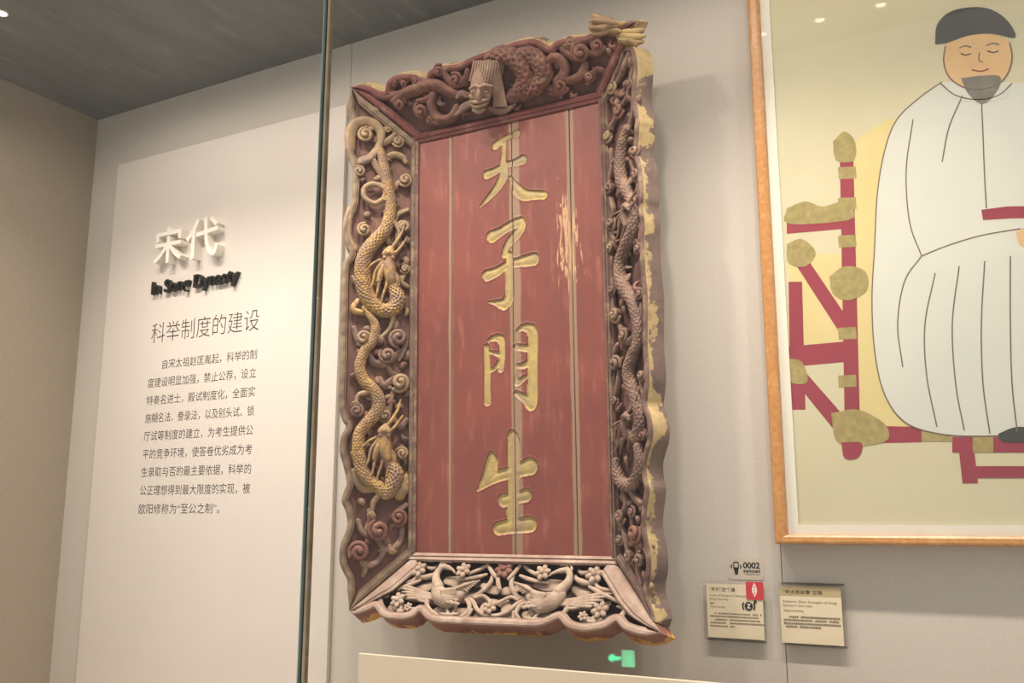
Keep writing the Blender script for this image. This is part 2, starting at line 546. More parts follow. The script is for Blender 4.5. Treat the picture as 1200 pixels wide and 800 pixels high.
# ------------------------------------------------------------------ glass front of the case
GY = -0.80
GX = -1.300
def pane(x0, x1, label):
    p = empty('glass_pane', ((x0 + x1) / 2, GY, 0.70), label=label, cat='glass', group='glass front of the display case')
    return p
gl = pane(END_X, GX, 'clear glass pane of the case front before the printed text panel')
off(MB().box((END_X + 0.002, GY - 0.012, 0.70), (GX - 0.002, GY, CEIL - 0.002)), gl).build('sheet', M['glass'], gl)
off(MB().box((GX - 0.002, GY - 0.012, 0.70), (GX, GY, CEIL - 0.002)), gl).build('polished_edge', M['glass_edge'], gl, label='pale green polished edge')
g2 = pane(GX, 1.4, 'clear glass pane of the case front before the carved plaque and the picture')
off(MB().box((GX + 0.016, GY - 0.012, 0.70), (1.4, GY, CEIL - 0.002)), g2).build('sheet', M['glass'], g2)
off(MB().box((GX + 0.010, GY - 0.012, 0.70), (GX + 0.016, GY, CEIL - 0.002)), g2).build('edge_strip', M['tape'], g2, label='tan strip with painted pale glints along the edge')
MB().box((GX + 0.0006, GY - 0.0045, 0.70), (GX + 0.0095, GY - 0.001, CEIL - 0.003)).build(
    'seal_strip', M['seal'], label='dark vertical seal between the two glass panes', cat='seal')

# ------------------------------------------------------------------ carved plaque
LEAN = 0.02
PO = np.array([-1.2225, -0.103, 1.461])
PU = np.array([1.0, 0, 0])
PV = np.array([0, -math.sin(LEAN), math.cos(LEAN)])
PW = np.array([0, -math.cos(LEAN), -math.sin(LEAN)])
PR = np.array([PU, PV, PW])
HW, HH = 0.293, 1.19
TH = math.radians(34)
cT, sT = math.cos(TH), math.sin(TH)
plaque = empty('carved_plaque', PO.tolist(), (LEAN, 0, 0), cat='plaque',
               label='large carved wooden plaque with gilded characters on red boards in a flaring dragon frame')


def to_local(P): return PR @ (np.array(P) - PO)          # (u, v, w): right, up, towards the hall
def mesh_co(q): return np.array([q[0], -q[2], q[1]])     # plaque-space to the object's own axes
# board frames: origin on the inner edge, along (s), across (outwards+forwards), normal (front)
BD = {'left': ((-HW, 0, 0), (0, 1, 0), (-cT, 0, sT), (sT, 0, cT)),
      'right': ((HW, 0, 0), (0, 1, 0), (cT, 0, sT), (-sT, 0, cT)),
      'top': ((0, HH, 0), (1, 0, 0), (0, cT, sT), (0, -sT, cT)),
      'bottom': ((0, 0, 0), (1, 0, 0), (0, -cT, sT), (0, sT, cT))}
BD = {k: tuple(np.array(x, float) for x in v) for k, v in BD.items()}
BD['face'] = (np.zeros(3), np.array([1.0, 0, 0]), np.array([0, 1.0, 0]), np.array([0, 0, 1.0]))


def on_board(b, x, y, h=0.0):
    """photo point -> (s, a) on the board's plane raised by h"""
    o, s, a, n = BD[b]
    p = to_local(hit(x, y, PO + PR.T @ (o + n * h), PR.T @ n)) - o
    return p @ s, p @ a


def board_xyz(b, s, a, h): 
    o, es, ea, n = BD[b]
    return mesh_co(o + es * s + ea * a + n * h)


def n_of(b): return mesh_co(BD[b][3])


def resample(P, step):
    P = np.array(P, float)
    out = []
    for i in range(len(P)):
        a, b = P[i], P[(i + 1) % len(P)]
        n = max(1, int(np.linalg.norm(b[:2] - a[:2]) / step))
        for t in range(n): out.append(a + (b - a) * t / n)
    return np.array(out)


def poly_area(P): return 0.5 * np.sum(P[:, 0] * np.roll(P[:, 1], -1) - np.roll(P[:, 0], -1) * P[:, 1])


THICK = 0.048
IN, MIT, OUT = 0, 1, 2


def frame_board(b, outer_px, mats, depth=0.02, rim=(0.022, 0.024, 0.020), A0=0.195, A1=0.195):
    """outer_px traced along increasing s. mats: rim, ground, edge"""
    o, es, ea, n = BD[b]
    lo, hi = (0.0, HH) if b in ('left', 'right') else (-HW, HW)
    pts = [on_board(b, x, y) for x, y in outer_px]
    # mitre ends: outer corners on the 45 degree line
    kk = cT
    e0 = (lo - A0 * kk, A0)
    e1 = (hi + A1 * kk, A1)
    pts = [p for p in pts if lo - p[1] * kk + 0.004 < p[0] < hi + p[1] * kk - 0.004]
    pts = np.array(pts)
    if b in ('left', 'right'):
        sm = catmull(np.c_[pts, np.zeros(len(pts)), np.zeros(len(pts))], 0.004)[:, :2]
    else:
        sm = catmull(np.c_[pts, np.zeros(len(pts)), np.zeros(len(pts))], 0.004)[:, :2]
    loop = [(lo, 0.0, IN), (hi, 0.0, MIT), (e1[0], e1[1], OUT)] + [(p[0], p[1], OUT) for p in sm[::-1]] + [(e0[0], e0[1], MIT)]
    L = resample(loop, 0.005)
    kinds = []
    Lq = np.array(loop, float)
    for p in L: kinds.append(int(round(p[2])) if abs(p[2] - round(p[2])) < 1e-6 else int(math.floor(p[2])))
    P = L[:, :2]
    if poly_area(P) < 0:
        P = P[::-1]
        kinds = kinds[::-1]
    N = len(P)
    # classify by distance to the straight edges
    kd = []
    for p in P:
        if p[1] < 0.0015: kd.append(IN)
        elif abs(p[0] - (lo - p[1] * kk)) < 0.0015 or abs(p[0] - (hi + p[1] * kk)) < 0.0015: kd.append(MIT)
        else: kd.append(OUT)
    T = np.roll(P, -1, 0) - np.roll(P, 1, 0)
    T /= np.linalg.norm(T, axis=1, keepdims=True) + 1e-9
    Nn = np.c_[-T[:, 1], T[:, 0]]
    for _ in range(3):
        Nn = (np.roll(Nn, 1, 0) + 2 * Nn + np.roll(Nn, -1, 0)) / 4
    Nn /= np.linalg.norm(Nn, axis=1, keepdims=True) + 1e-9
    wdt = np.array([rim[k] for k in kd])
    kq = np.array(kd)
    lim = np.full(N, 9.0)
    for ka, kb in ((MIT, OUT), (OUT, MIT)):
        ia, ib = np.where(kq == ka)[0], np.where(kq == kb)[0]
        lim[ia] = np.min(np.linalg.norm(P[ia][:, None] - P[ib][None], axis=2), axis=1)
    wdt = np.maximum(0.002, np.minimum(wdt, 0.56 * lim))
    for _ in range(2): wdt = (np.roll(wdt, 1) + 2 * wdt + np.roll(wdt, -1)) / 4
    mb = MB()
    prof = [(0.0, -0.004), (0.12, 0.0005), (0.42, 0.0025), (0.72, 0.001), (0.80, -0.003), (0.93, -0.002), (1.0, -0.005), (1.04, -depth)]
    rings = []
    for (k, h) in prof:
        Q = P + Nn * (wdt * k)[:, None]
        rings.append([board_xyz(b, q[0], q[1], h + 0.0008 * math.sin(q[0] * 143 + q[1] * 91) * (1 if k > 0 else 0)) for q in Q])
    # thickness: outwards and back, mitre vertices follow the joint
    back = []
    for p, k in zip(P, kd):
        base = o + es * p[0] + ea * p[1] - n * 0.004
        if k == MIT or (abs(p[1]) < 1e-4 and (abs(p[0] - lo) < 1e-4 or abs(p[0] - hi) < 1e-4)):
            other = {'left': ('bottom', 'top'), 'right': ('bottom', 'top'), 'top': ('left', 'right'), 'bottom': ('left', 'right')}[b][0 if p[0] < (lo + hi) / 2 else 1]
            d = -(n + BD[other][3]) * THICK / (1 + cT * cT)
        else:
            d = -n * THICK
        back.append(mesh_co(base + d))
    V = [v for r in [back] + rings for v in r]
    nr = len(rings) + 1
    for i in range(nr - 1):
        fs = [(i * N + j, i * N + (j + 1) % N, (i + 1) * N + (j + 1) % N, (i + 1) * N + j) for j in range(N)]
        mi = 2 if i == 0 else (0 if i < nr - 2 else 1)
        if i == 0:
            mb.add(V, fs, mi)
        else:
            for f in fs:
                mb.f.append(f); mb.m.append(mi)
    fl = [Vector((p[0], p[1], 0)) for p in (P + Nn * (wdt * 1.04)[:, None])]
    base = (nr - 1) * N
    for t in tessellate_polygon([fl]):
        mb.f.append(tuple(base + i for i in t)); mb.m.append(1)
    bk = [Vector((p[0], p[1], 0)) for p in P]
    for t in tessellate_polygon([bk]):
        mb.f.append(tuple(reversed(t))); mb.m.append(2)
    ob = mb.build('frame_board', mats, plaque, smooth=False)
    at = ob.data.attributes.new('edge', 'FLOAT', 'POINT')
    at.data.foreach_set('value', [1.0] * N + [0.0] * (len(mb.v) - N))
    return ob


PXM = 1 / 400.0
def tr(b, pts, h):
    """photo polyline with radii in px -> rows (x,y,z,r) raised h above the board's plane"""
    out = []
    for q in pts:
        x, y, r = q[:3]
        hh = q[3] if len(q) > 3 else h
        s, a = on_board(b, x, y, hh)
        out.append((*board_xyz(b, s, a, hh), r * PXM))
    return out


def spiral_pts(b, x, y, size, a0=0.0, turns=1.4, hand=1, h=0.0):
    """a rolled cloud curl around a photo point, size in px"""
    s0, c0 = on_board(b, x, y, h)
    R = size * PXM * 1.15
    out = []
    n = int(10 * turns)
    for i in range(n + 1):
        t = i / n
        a = a0 + hand * t * turns * 2 * math.pi
        r = R * (1 - 0.80 * t)
        out.append((*board_xyz(b, s0 + r * math.cos(a), c0 + r * math.sin(a), h + 0.010 * t * R / 0.02), R * (0.24 + 0.10 * t)))
    return out


def cloud(mb, b, x, y, size, a0=0.0, hand=1, h=0.0, core=True, tail=None):
    if core:
        s0, c0 = on_board(b, x, y, h)
        o, es, ea, n = BD[b]
        R = size * PXM
        blob(mb, board_xyz(b, s0, c0, h - 0.2 * R), mesh_co(es) * R * 1.0, mesh_co(ea) * R * 0.9, mesh_co(n) * R * 0.55, 14, 8, 5, 0.10)
    tube(mb, spiral_pts(b, x, y, size, a0, 1.5, hand, h + 0.3 * size * PXM), 8, 0.003, nrm=n_of(b))
    if tail: tube(mb, tr(b, tail, h), 8, 0.004, nrm=n_of(b), flat=0.8)


def leaf(mb, b, pts, h, flat=0.7, segs=12): tube(mb, tr(b, [(q[0], q[1], q[2] * 1.5) for q in pts], h), segs, 0.004, nrm=n_of(b), flat=flat, ridge=0.14)


def orn_each(name, b, paths, h, flat, mat):
    for q in paths: orn(name, b, lambda mb: leaf(mb, b, q, h, flat), mat)


def carved_fill(b, n, mats, size=(0.020, 0.038), seed=1):
    """small curled leaves filling the ground between the larger carvings"""
    rnd = random.Random(seed)
    lo, hi = (0.0, HH) if b in ('left', 'right') else (-HW, HW)
    made = []
    tries = 0
    while len(made) < n and tries < 4000:
        tries += 1
        a = rnd.uniform(0.034, 0.158)
        s_ = rnd.uniform(lo - a * cT + 0.045, hi + a * cT - 0.045)
        if any((s_ - q[0]) ** 2 + (a - q[1]) ** 2 < 0.021 ** 2 for q in made): continue
        made.append((s_, a))
        L = rnd.uniform(*size)
        th = rnd.uniform(0, 6.28)
        cv = rnd.choice((-1, 1)) * rnd.uniform(0.6, 1.5)
        r = rnd.uniform(0.0045, 0.0075)
        P = []
        x, y = s_, a
        for k in range(6):
            t = k / 5
            P.append((*board_xyz(b, min(max(x, lo - y * cT + 0.03), hi + y * cT - 0.03), min(max(y, 0.024), 0.165), -0.014 + 0.007 * math.sin(t * 3.1)), r * (0.5 + 1.0 * t * (1.25 - t) * 2) if k < 5 else r * 0.9))
            x += L / 5 * math.cos(th); y += L / 5 * math.sin(th); th += cv * 0.5 * (1 + t)
        orn('carved_leaf', b, lambda mb: tube(mb, P, 10, 0.004, nrm=n_of(b), flat=0.75, ridge=0.18), rnd.choice(mats))


def flower(mb, b, x, y, size, h=0.0, petals=6):
    s0, c0 = on_board(b, x, y, h)
    o, es, ea, n = BD[b]
    R = size * PXM
    for k in range(petals):
        a = 2 * math.pi * k / petals + 0.3
        d = es * math.cos(a) + ea * math.sin(a)
        e = -es * math.sin(a) + ea * math.cos(a)
        c = board_xyz(b, s0 + 0.6 * R * math.cos(a), c0 + 0.6 * R * math.sin(a), h)
        blob(mb, c, mesh_co(d) * R * 0.5, mesh_co(e) * R * 0.36, mesh_co(n + 0.3 * d) * R * 0.3, 10, 7)
    blob(mb, board_xyz(b, s0, c0, h + 0.15 * R), mesh_co(es) * R * 0.34, mesh_co(ea) * R * 0.34, mesh_co(n) * R * 0.36, 10, 7)


# --- the red boards with incised characters (height field, 2.5 mm grid)
def face_px(lst, ox, oy, sc): return [(ox + x / sc, oy + y / sc, r / sc) for x, y, r in lst]


CH = {
 'tian': [face_px(q, 540, 140, 6.667) for q in (
    [(270, 205, 36), (330, 155, 26), (385, 125, 22), (440, 105, 32)], [(335, 150, 24), (335, 250, 22), (325, 350, 30)],
    [(205, 430, 40), (270, 402, 32), (330, 360, 26), (420, 335, 30), (480, 315, 42)],
    [(335, 350, 34), (335, 430, 44), (295, 515, 38), (230, 595, 28), (150, 680, 10)], [(385, 450, 14), (425, 530, 42), (490, 590, 48), (560, 590, 40), (645, 590, 36)])],
 'zi': [face_px(q, 540, 250, 6.15) for q in (
    [(225, 165, 50), (290, 130, 36), (370, 80, 36), (430, 60, 38), (430, 110, 38), (385, 165, 38), (335, 230, 28), (310, 300, 24)],
    [(190, 445, 46), (260, 420, 38), (330, 370, 30), (420, 350, 38), (520, 330, 50)],
    [(345, 300, 30), (350, 400, 36), (350, 500, 38), (350, 600, 38), (310, 655, 44), (260, 645, 26), (200, 638, 8)])],
 'men': [face_px(q, 540, 370, 6.667) for q in (
    [(200, 240, 24), (205, 350, 28), (205, 450, 32), (207, 560, 30), (210, 672, 34)], [(215, 195, 16), (260, 170, 26), (310, 180, 36), (322, 240, 28), (320, 330, 30), (310, 418, 28)],
    [(205, 275, 12), (290, 300, 22)], [(215, 430, 26), (262, 412, 16), (300, 360, 22)],
    [(430, 125, 12), (480, 90, 26), (545, 105, 46), (560, 170, 46), (557, 300, 48), (557, 450, 46), (557, 600, 48), (548, 695, 46), (505, 665, 26), (465, 640, 10)],
    [(425, 240, 26), (520, 255, 30)], [(435, 390, 22), (500, 385, 26), (540, 350, 30)], [(435, 130, 14), (428, 250, 12), (432, 460, 14), (440, 520, 30), (500, 480, 20)], [(430, 600, 22), (520, 660, 40)])],
 'sheng': [face_px(q, 540, 490, 5.333) for q in (
    [(320, 95, 28), (328, 150, 46), (330, 300, 44), (328, 450, 42), (322, 600, 42), (330, 660, 34)], [(188, 218, 16), (195, 275, 44), (180, 345, 46), (152, 395, 38), (108, 445, 12)],
    [(165, 400, 26), (250, 355, 36), (330, 335, 38), (430, 300, 54)], [(268, 512, 42), (330, 500, 34), (405, 480, 42)], [(238, 688, 42), (330, 672, 44), (430, 662, 48)])],
}


def seg_dist(X, Y, strokes):
    D = np.full(X.shape, 1.0)
    for st in strokes:
        C = []
        for (x, y, r) in st:
            s, a = on_board('face', x, y)
            C.append((s, a, 0.0, r / 420.0))
        C = catmull(C, 0.02)
        for p, q in zip(C[:-1], C[1:]):
            d = q[:2] - p[:2]
            t = np.clip(((X - p[0]) * d[0] + (Y - p[1]) * d[1]) / (d @ d + 1e-12), 0, 1)
            D = np.minimum(D, np.hypot(X - p[0] - t * d[0], Y - p[1] - t * d[1]) - (p[3] + (q[3] - p[3]) * t))
    return D


def plank_material():
    m, nt, N, Lk, B = node_mat('worn_red_lacquer')
    B.inputs['Roughness'].default_value = 0.5
    tc = N.new('ShaderNodeTexCoord')
    sp = N.new('ShaderNodeSeparateXYZ')
    Lk.new(tc.outputs['Object'], sp.inputs[0])

    def noise(sc, det=6, st=(1, 1, 1), dist=0.0):
        mp = N.new('ShaderNodeMapping')
        mp.inputs['Scale'].default_value = st
        Lk.new(tc.outputs['Object'], mp.inputs[0])
        n = N.new('ShaderNodeTexNoise')
        n.inputs['Scale'].default_value = sc
        n.inputs['Detail'].default_value = det
        n.inputs['Roughness'].default_value = 0.65
        n.inputs['Distortion'].default_value = dist
        Lk.new(mp.outputs[0], n.inputs['Vector'])
        return n.outputs['Fac']

    def mth(op, a, b=None, c=None):
        n = N.new('ShaderNodeMath')
        n.operation = op
        for i, v in enumerate((a, b, c)):
            if v is None: continue
            if isinstance(v, (int, float)): n.inputs[i].default_value = v
            else: Lk.new(v, n.inputs[i])
        return n.outputs[0]

    def rng(v, a, b, c=0.0, d=1.0):
        n = N.new('ShaderNodeMapRange')
        n.interpolation_type = 'SMOOTHSTEP'
        for i, q in enumerate((a, b, c, d)): n.inputs[i + 1].default_value = q
        Lk.new(v, n.inputs[0])
        return n.outputs[0]

    def mix(fac, a, b):
        n = N.new('ShaderNodeMix')
        n.data_type = 'RGBA'
        Lk.new(fac, n.inputs['Factor'])
        for s_, v in (('A', a), ('B', b)):
            if isinstance(v, tuple): n.inputs[s_].default_value = v
            else: Lk.new(v, n.inputs[s_])
        return n.outputs['Result']
    u, v = sp.outputs['X'], sp.outputs['Z']
    col = mix(rng(noise(3.5), 0.35, 0.65), srgb(131, 70, 60), srgb(117, 63, 56))
    col = mix(rng(noise(30, 8, (1, 1, 0.25)), 0.5, 0.75), col, srgb(152, 92, 79))
    # putty and bare strips along the joints, with ragged edges
    rag = mth('MULTIPLY_ADD', noise(34, 5, (1, 1, 0.3)), 0.012, -0.006)
    for (uc, lo_, wl) in ((SEAM[0] - 0.003, 0.0, 0.0065), (SEAM[1] + 0.008, 0.0, 0.016), (SEAM[2] + 0.001, 0.0, 0.0105)):
        d = mth('ABSOLUTE', mth('SUBTRACT', u, uc))
        f = rng(mth('ADD', d, rag), wl - 0.002, wl + 0.002, 1.0, 0.0)
        col = mix(f, col, srgb(146, 118, 96))
    # long flakes where the paint has come off, either side of the right joint
    dr = mth('ABSOLUTE', mth('SUBTRACT', u, SEAM[2] - 0.008))
    near = rng(dr, 0.02, 0.06, 1.0, 0.0)
    span = mth('MULTIPLY', rng(v, 0.62, 0.76), rng(v, 0.93, 1.0, 1.0, 0.0))
    fl = rng(mth('ADD', noise(90, 10, (1, 1, 0.14), 0.8), mth('MULTIPLY_ADD', mth('MULTIPLY', near, span), 0.22, -0.2)), 0.51, 0.54)
    col = mix(fl, col, srgb(188, 150, 114))
    ch = rng(mth('ADD', noise(90, 6), mth('MULTIPLY', rng(v, 0.75, 1.1), 0.05)), 0.70, 0.73)
    col = mix(ch, col, srgb(206, 160, 128))
    Lk.new(col, B.inputs['Base Color'])
    bp = N.new('ShaderNodeBump')
    bp.inputs['Strength'].default_value = 0.1
    bp.inputs['Distance'].default_value = 0.003
    Lk.new(noise(60, 6, (1, 1, 0.2)), bp.inputs['Height'])
    Lk.new(bp.outputs[0], B.inputs['Normal'])
    return m


SEAM = [np.mean([on_board('face', *p)[0] for p in q]) for q in (((528, 170), (531, 640)), ((598, 160), (605, 640)), ((665, 150), (679, 640)))]
M['lacquer'] = plank_material()


def fade_gold_along_joint(m, uc, wl, tone):
    nt = m.node_tree
    B = nt.nodes['Principled BSDF']
    src = B.inputs['Base Color'].links[0].from_socket
    tc = nt.nodes.new('ShaderNodeTexCoord'); sp = nt.nodes.new('ShaderNodeSeparateXYZ'); nz = nt.nodes.new('ShaderNodeTexNoise')
    nz.inputs['Scale'].default_value = 34
    nt.links.new(tc.outputs['Object'], sp.inputs[0]); nt.links.new(tc.outputs['Object'], nz.inputs['Vector'])
    d = nt.nodes.new('ShaderNodeMath'); d.operation = 'SUBTRACT'; d.inputs[1].default_value = uc; nt.links.new(sp.outputs['X'], d.inputs[0])
    ab = nt.nodes.new('ShaderNodeMath'); ab.operation = 'ABSOLUTE'; nt.links.new(d.outputs[0], ab.inputs[0])
    ad = nt.nodes.new('ShaderNodeMath'); ad.operation = 'MULTIPLY_ADD'; ad.inputs[1].default_value = 0.012
    nt.links.new(nz.outputs['Fac'], ad.inputs[0]); nt.links.new(ab.outputs[0], ad.inputs[2])
    mr = nt.nodes.new('ShaderNodeMapRange'); mr.inputs[1].default_value = wl + 0.003; mr.inputs[2].default_value = wl + 0.011; mr.inputs[3].default_value = 0.8; mr.inputs[4].default_value = 0.0
    nt.links.new(ad.outputs[0], mr.inputs[0])
    mx = nt.nodes.new('ShaderNodeMix'); mx.data_type = 'RGBA'; mx.inputs['B'].default_value = tone
    nt.links.new(mr.outputs[0], mx.inputs['Factor']); nt.links.new(src, mx.inputs['A']); nt.links.new(mx.outputs['Result'], B.inputs['Base Color'])


fade_gold_along_joint(M['gold_char'], SEAM[1] + 0.006, 0.016, srgb(160, 136, 108))
cell = 0.0025
edges_u = [-HW - 0.004] + [float(x) for x in SEAM] + [HW + 0.004]
char_mb = {k: MB() for k in CH}
allst = [(k, CH[k]) for k in CH]
for pi in range(4):
    u0, u1 = edges_u[pi] + 0.0012, edges_u[pi + 1] - 0.0012
    nu_, nv_ = int((u1 - u0) / cell) + 1, int((HH + 0.008) / cell)
    us = np.linspace(u0, u1, nu_)
    vs = np.linspace(-0.004, HH + 0.004, nv_)
    X, Y = np.meshgrid(us, vs)
    Hh = np.zeros_like(X)
    own = np.full(X.shape, -1)
    for ki, (k, st) in enumerate(allst):
        if pi in (0, 3): continue
        D = seg_dist(X, Y, st)
        inside = D < 0
        depth = np.minimum(1.0, np.maximum(0, -D) / 0.004)
        round_ = np.clip(-D / 0.016, 0, 1)
        Hh = np.where(inside, -0.0050 * depth + 0.0026 * round_, Hh)
        Hh = np.where((D >= 0) & (D < 0.003), Hh + 0.0008, Hh)
        own = np.where(inside, ki, own)
    edge_fall = np.minimum(np.minimum(X - u0, u1 - X), 0.004) / 0.004
    Hh = Hh - 0.0015 * (1 - edge_fall) ** 2 + 0.0006 * np.sin(X * 40 + pi) * np.sin(Y * 7 + pi * 2)
    V = [mesh_co((x, y, z)) for x, y, z in zip(X.ravel(), Y.ravel(), Hh.ravel())]
    mb = MB()
    mb.v = [tuple(map(float, p)) for p in V]
    for i in range(nv_ - 1):
        for j in range(nu_ - 1):
            q = (i * nu_ + j, i * nu_ + j + 1, (i + 1) * nu_ + j + 1, (i + 1) * nu_ + j)
            o4 = [own[i, j], own[i, j + 1], own[i + 1, j + 1], own[i + 1, j]]
            if min(o4) >= 0:
                char_mb[allst[o4[0]][0]].add([V[a] for a in q], [(0, 1, 2, 3)])
            else:
                mb.f.append(q); mb.m.append(0)
    # sides and back of the plank
    b0 = len(mb.v)
    per = [j for j in range(nu_)] + [i * nu_ + nu_ - 1 for i in range(1, nv_)] + [(nv_ - 1) * nu_ + j for j in range(nu_ - 2, -1, -1)] + [i * nu_ for i in range(nv_ - 2, 0, -1)]
    for a in per:
        p = mb.v[a]
        mb.v.append((p[0], 0.03, p[2]))
    n_ = len(per)
    for i in range(n_):
        mb.f.append((per[i], b0 + i, b0 + (i + 1) % n_, per[(i + 1) % n_])); mb.m.append(0)
    mb.f.append(tuple(b0 + i for i in range(n_))); mb.m.append(0)
    mb.build('plank', M['lacquer'], plaque, smooth=False)
for k in CH:
    me_o = char_mb[k].build('incised_character', M['gold_char'], plaque, label='gilded incised character')
    import bmesh
    bm = bmesh.new()
    bm.from_mesh(me_o.data)
    bmesh.ops.remove_doubles(bm, verts=bm.verts, dist=1e-5)
    for f in bm.faces: f.smooth = True
    bm.to_mesh(me_o.data)
    bm.free()
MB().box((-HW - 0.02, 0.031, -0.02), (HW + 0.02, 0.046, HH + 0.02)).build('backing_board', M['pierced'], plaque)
wh = PO[1]
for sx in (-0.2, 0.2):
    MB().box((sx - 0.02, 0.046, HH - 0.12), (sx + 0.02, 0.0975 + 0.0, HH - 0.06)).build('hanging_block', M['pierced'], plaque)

# --- frame boards, traced along their outer edge
L_OUT = [(408, 700), (407, 690), (406.9, 680), (403.5, 673), (398.6, 662), (397.4, 650), (399.4, 636), (406, 619), (406.5, 608), (404.5, 598), (400, 587), (403, 575), (406, 565), (402, 545), (397.6, 528), (399.4, 511), (405, 499.5),
         (401.8, 494), (397.6, 480), (397, 460), (397.6, 440), (398.6, 400), (399.6, 340), (400, 322), (402, 307), (409, 297), (405, 288), (402.6, 268), (406, 252), (411, 239), (412.6, 225), (413, 205), (411, 190), (406, 177), (405, 165), (406.5, 150), (411.5, 139), (407.5, 128), (408, 118), (411, 108)]
R_OUT = [(766, 728), (764, 715), (759.6, 702), (758.6, 686), (761.5, 668), (760.5, 645), (756, 620), (756.5, 600), (759.6, 574), (757, 560), (756, 544), (759, 530), (763, 516), (763.5, 500), (761, 486), (757, 474), (758, 462), (759.6, 439), (757.5, 402), (757.6, 351), (754.5, 310), (753.8, 285), (754, 260),
         (752, 242), (752.9, 229), (751, 199), (746.5, 175), (747.5, 150), (747.8, 138), (744, 111), (745.8, 80), (743.5, 62), (740, 54)]
T_OUT = [(420, 100), (431, 101), (443, 106), (450, 107), (453, 96), (463, 88.5), (480, 87), (491, 91), (498, 95), (501, 85), (509.7, 79.5), (522, 77), (535, 75), (546, 70), (560, 64), (570, 61), (590, 53.5), (607, 48), (625, 46), (637, 51), (644, 54), (650, 49), (660, 45.5), (674, 43.5), (687, 42), (697, 37), (709, 32)]
B_OUT = [(414, 719), (425, 716.5), (437, 711.5), (440, 713.5), (446, 721), (456, 724.3), (471, 725), (483, 722), (489, 717), (492, 716.5), (498, 723.5), (508, 728), (526, 729.5), (560, 731), (600, 732.5), (625, 733.5), (640, 730.5), (650, 726), (655, 725), (662, 733), (677, 738.5), (697, 737.5), (710, 734), (718, 729), (722, 728), (729, 735.5), (741, 741), (757, 744)]
boards = {
    'left': frame_board('left', L_OUT, [M['rim_left'], M['ground_left'], M['edge_left']], A0=on_board('left', 409, 709)[1], A1=on_board('left', 412, 102)[1]),
    'right': frame_board('right', R_OUT, [M['rim'], M['ground'], M['edge_right']], A0=on_board('right', 767, 736)[1], A1=on_board('right', 730, 52)[1]),
    'top': frame_board('top', T_OUT, [M['rim_red'], M['ground'], M['edge_top']], A0=on_board('top', 412, 102)[1], A1=on_board('top', 727, 30)[1]),
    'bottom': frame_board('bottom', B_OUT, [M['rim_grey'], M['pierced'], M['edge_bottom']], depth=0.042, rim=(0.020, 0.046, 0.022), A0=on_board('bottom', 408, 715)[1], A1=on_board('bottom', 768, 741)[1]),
}
boards['top']['label'] = 'red-brown top board with dragon head'
boards['bottom']['label'] = 'dusty grey pierced bottom board with birds'
boards['left']['label'] = 'left board with gilded dragons'
boards['right']['label'] = 'right board with flaking yellow edge'


def orn(name, b, fn, mat, label=None):
    mb = MB()
    fn(mb)
    return mb.build(name, mat, boards[b], smooth=True, label=label)


# inner moulding strips against the red boards
def strip(mb, b, a0, a1, h0, h1, inset=0.0):
    o, es, ea, n = BD[b]
    lo, hi = (0.0, HH) if b in ('left', 'right') else (-HW, HW)
    V = []
    for (a, h) in ((a0, -0.01), (a0, h1), (a1, h1), (a1, -0.01)):
        V.append(board_xyz(b, lo - a * cT, a, h)); V.append(board_xyz(b, hi + a * cT, a, h))
    mb.add(V, [(0, 2, 3, 1), (2, 4, 5, 3), (4, 6, 7, 5), (0, 1, 7, 6), (0, 6, 4, 2), (1, 3, 5, 7)])


for b, mt in (('left', 'rim'), ('right', 'rim'), ('top', 'rim_red'), ('bottom', 'rim_grey')):
    orn('inner_moulding', b, lambda mb: (strip(mb, b, 0.0, 0.008, 0, 0.006), strip(mb, b, 0.0115, 0.019, 0, 0.0045)), M[mt])
    for p in boards[b].children[-1].data.polygons: p.use_smooth = False

# --- left board: two dragons among clouds
FL = -0.020
D1 = [(446, 176, 4), (449, 190, 5), (452, 205, 5.5), (455, 222, 6), (458, 237, 6), (457, 252, 6.2), (451, 270, 7), (438, 284, 7.5), (428, 299, 8), (425, 315, 8.5), (426, 332, 8.5), (430, 346, 8.5), (438, 357, 8), (450, 364, 7.5), (461, 361, 8), (466, 351, 8), (463, 341, 7), (458, 330, 5.5)]
D2 = [(427, 360, 3), (434, 370, 4), (439, 379, 4.5), (440, 390, 5), (436, 401, 5), (428, 410, 5.3), (423, 422, 5.5), (422, 434, 5.7), (427, 446, 6), (437, 456, 6.5), (443, 467, 7), (443, 480, 7), (436, 490, 6.5), (427, 499, 6.2), (421, 510, 6.2), (420, 525, 6.5), (422, 540, 7), (425, 552, 7), (432, 562, 6.5), (443, 570, 6.5), (453, 577, 7), (460, 568, 8.5), (463, 555, 8.5), (458, 545, 6.5), (452, 538, 5)]


